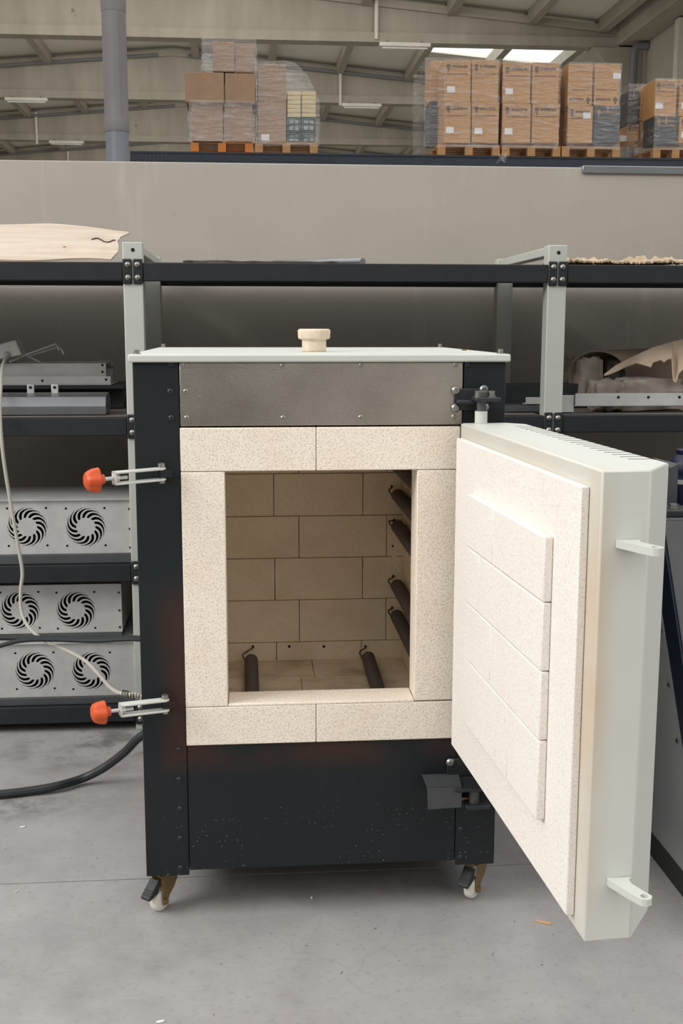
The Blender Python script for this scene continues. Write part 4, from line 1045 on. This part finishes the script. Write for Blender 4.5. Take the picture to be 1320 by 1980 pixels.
for i in range(11*10+1): sp_pts.append(A+ax*(L*i/110)+(u*math.cos(i*.628)+v*math.sin(i*.628))*.0105)
MB().tube(sp_pts, .0022, 6).build('strain_relief_spring', M['bolt'], t)
def cable(pts, r, lab):
    tag(MB().tube(spline(pts, 8), r, 10).build('power_cable', M['blackcable']), lab, 'cable', 'black power cables left of the kiln')
cable(yl([(-180, 1240, 1.12), (-60, 1234, 1.1), (40, 1233, 1.08), (120, 1236, 1.06), (200, 1236, 1.03), (272, 1235, .95)])+[Vector((-.401, .8, aY(272, 1235, .9).z))], .009, 'black cable running level to the kiln across the lowest vents')
cable(yl([(-150, 1300, 1.06), (-60, 1272, 1.05), (0, 1249, 1.04), (40, 1239, 1.035), (90, 1236.5, 1.03), (180, 1239, 1.0), (272, 1236.5, .92)])+[Vector((-.401, .78, aY(272, 1237, .88).z))], .007, 'black cable sagging down to the left below the level one')
fc = [aZ(-190, 1537, .0125), aZ(-80, 1541, .0125), aZ(0, 1536, .0125), aZ(60, 1529, .0135), aZ(110, 1520, .019)]
fc += yl([(160, 1505, .80), (200, 1485, .79), (240, 1455, .77), (272, 1424, .75)])+[Vector((-.401, .72, .215))]
cable(fc, .0125, 'thick black cable curving down onto the floor left of the kiln')

# ================================================================== machine at the right edge
mc = thing('machine', 'dark machine with grey side panel behind the open kiln door', 'machine', (1.2, .35, 0))
def mx(px, py, X=.86): q = aX(px, py, X); return (q.y, q.z)
n1 = mx(1277, 1147); n2 = mx(1319, 1426); f1 = mx(1283, 1022); f2 = mx(1320, 1265)
def lin2(a, b, z): k = (z-a[1])/(b[1]-a[1]); return a[0]+(b[0]-a[0])*k
ZM = .868; zk = .062
prof_f = [(lin2(f1, f2, zk), zk), (lin2(f1, f2, ZM), ZM)]; prof_n = [(lin2(n1, n2, zk), zk), (lin2(n1, n2, ZM), ZM)]
X0, X1 = .86, 1.75
MB().prism([(X0, prof_n[0][0]+.004, zk), (X0, .85, zk), (X0, .85, ZM-.03), (X0, prof_n[1][0]+.004, ZM-.03)], (.02, 0, 0)).build('side_panel', M['panelgrey'], mc, bevel=.001)
MB().prism([(X0-.004, prof_f[0][0], zk), (X0-.004, prof_n[0][0], zk), (X0-.004, prof_n[1][0], ZM-.005), (X0-.004, prof_f[1][0], ZM-.005)], (.04, 0, 0)).build('frame_edge', M['navy'], mc, bevel=.002)
MB().prism([(X0+.001, prof_f[0][0]-.006, zk), (X0+.001, prof_f[0][0], zk), (X0+.001, prof_f[1][0], ZM), (X0+.001, prof_f[1][0]-.006, ZM)], (X1-X0, 0, 0)).build('front_sheet', M['slate'], mc)
MB().box(X0+.02, X1, prof_f[1][0]+.05, .84, zk, ZM-.006).build('body', M['blackmetal'], mc)
MB().box(X0-.002, X1, prof_f[1][0]-.006, .85, ZM-.004, ZM+.004).build('table_top', M['slate'], mc, bevel=.002)
MB().box(X0+.0, X1, prof_f[0][0], .85, 0.0, zk-.001).build('kick_base', M['rubber'], mc)
for px, py in ((1281, 1211), (1296, 1316), (1312, 1424)):
    q = aX(px-3, py+8, X0); MB().lathe((X0, q.y, q.z), (-1, 0, 0), [(0, .006), (.003, .005)], 10).build('screw', M['boltblk'], mc)
yb2 = .30; a = aY(1284, 996, yb2); b = aY(1318, 984, yb2)
MB().box(a.x-.02, b.x+.02, yb2-.03, yb2+.10, ZM+.004, ZM+.022).build('clamp_plate', M['blackmetal'], mc, bevel=.003)
q = aY(1301, 985, yb2); MB().lathe((q.x, yb2+.0, ZM+.022), (0, 0, 1), [(0, .013), (.003, .013), (.003, .010), (.012, .010)], 6).build('bolt', M['bolt'], mc)
yy = .42; P2 = [aY(1262, 975, yy), aY(1308, 975, yy), aY(1311, 897, yy), aY(1296, 905, yy), aY(1284, 932, yy)]
MB().prism(P2, (0, .012, 0)).prism([aY(1262, 885, yy+.05), aY(1268, 886, yy+.05), aY(1312, 897, yy), aY(1296, 905, yy)], (0, .008, .0)).build('bracket', M['darksteel'], mc)
q = aY(1327, 900, .50); zt5 = aY(1327, 868, .5).z; zs = aY(1327, 886, .5).z
MB().lathe((q.x, .5, ZM+.004), (0, 0, 1), [(0, .046), (zs-ZM-.02, .046), (zs-ZM-.004, .038), (zt5-ZM-.016, .027), (zt5-ZM-.015, .030), (zt5-ZM-.006, .030), (zt5-ZM-.004, .026)], 32).build('blue_canister', M['blue'], mc)
MB().lathe((q.x, .5, ZM+.06), (0, 0, 1), [(0, .0475), (.012, .0475)], 32).build('clamp_band', M['zinc'], mc)

# ================================================================== crumbs on the floor
def chip(px, py, l, w_, h_, ang, mt, lab, nm):
    q = aZ(px, py, 0); m = MB(); m.M = Matrix.Translation((q.x, q.y, 0)) @ Matrix.Rotation(ang, 4, 'Z')
    m.prism([(-l, -w_*.4, .0004), (-l*.3, -w_, .0004), (l*.7, -w_*.7, .0004), (l, w_*.2, .0004), (l*.5, w_, .0004), (-l*.6, w_*.8, .0004)], (0, 0, h_))
    tag(m.build(nm, mt, bevel=.0006), lab, 'debris')
chip(1050, 1785, .019, .004, .004, -.5, M['chip'], 'splinter of pale wood on the floor under the open door', 'wood_splinter')
chip(44, 1600, .008, .003, .003, .1, M['white_chip'], 'white chip on the floor at the far left', 'paint_chip')
chip(32, 1725, .006, .0012, .002, .9, M['white_chip'], 'thin white shaving just in front of the floor joint, left', 'paint_chip')
chip(602, 1737, .004, .0025, .003, 1.2, M['white_chip'], 'tiny white crumb in front of the kiln middle', 'paint_chip')
chip(310, 1977, .009, .003, .003, .2, M['white_chip'], 'white chip at the very bottom of the picture', 'paint_chip')
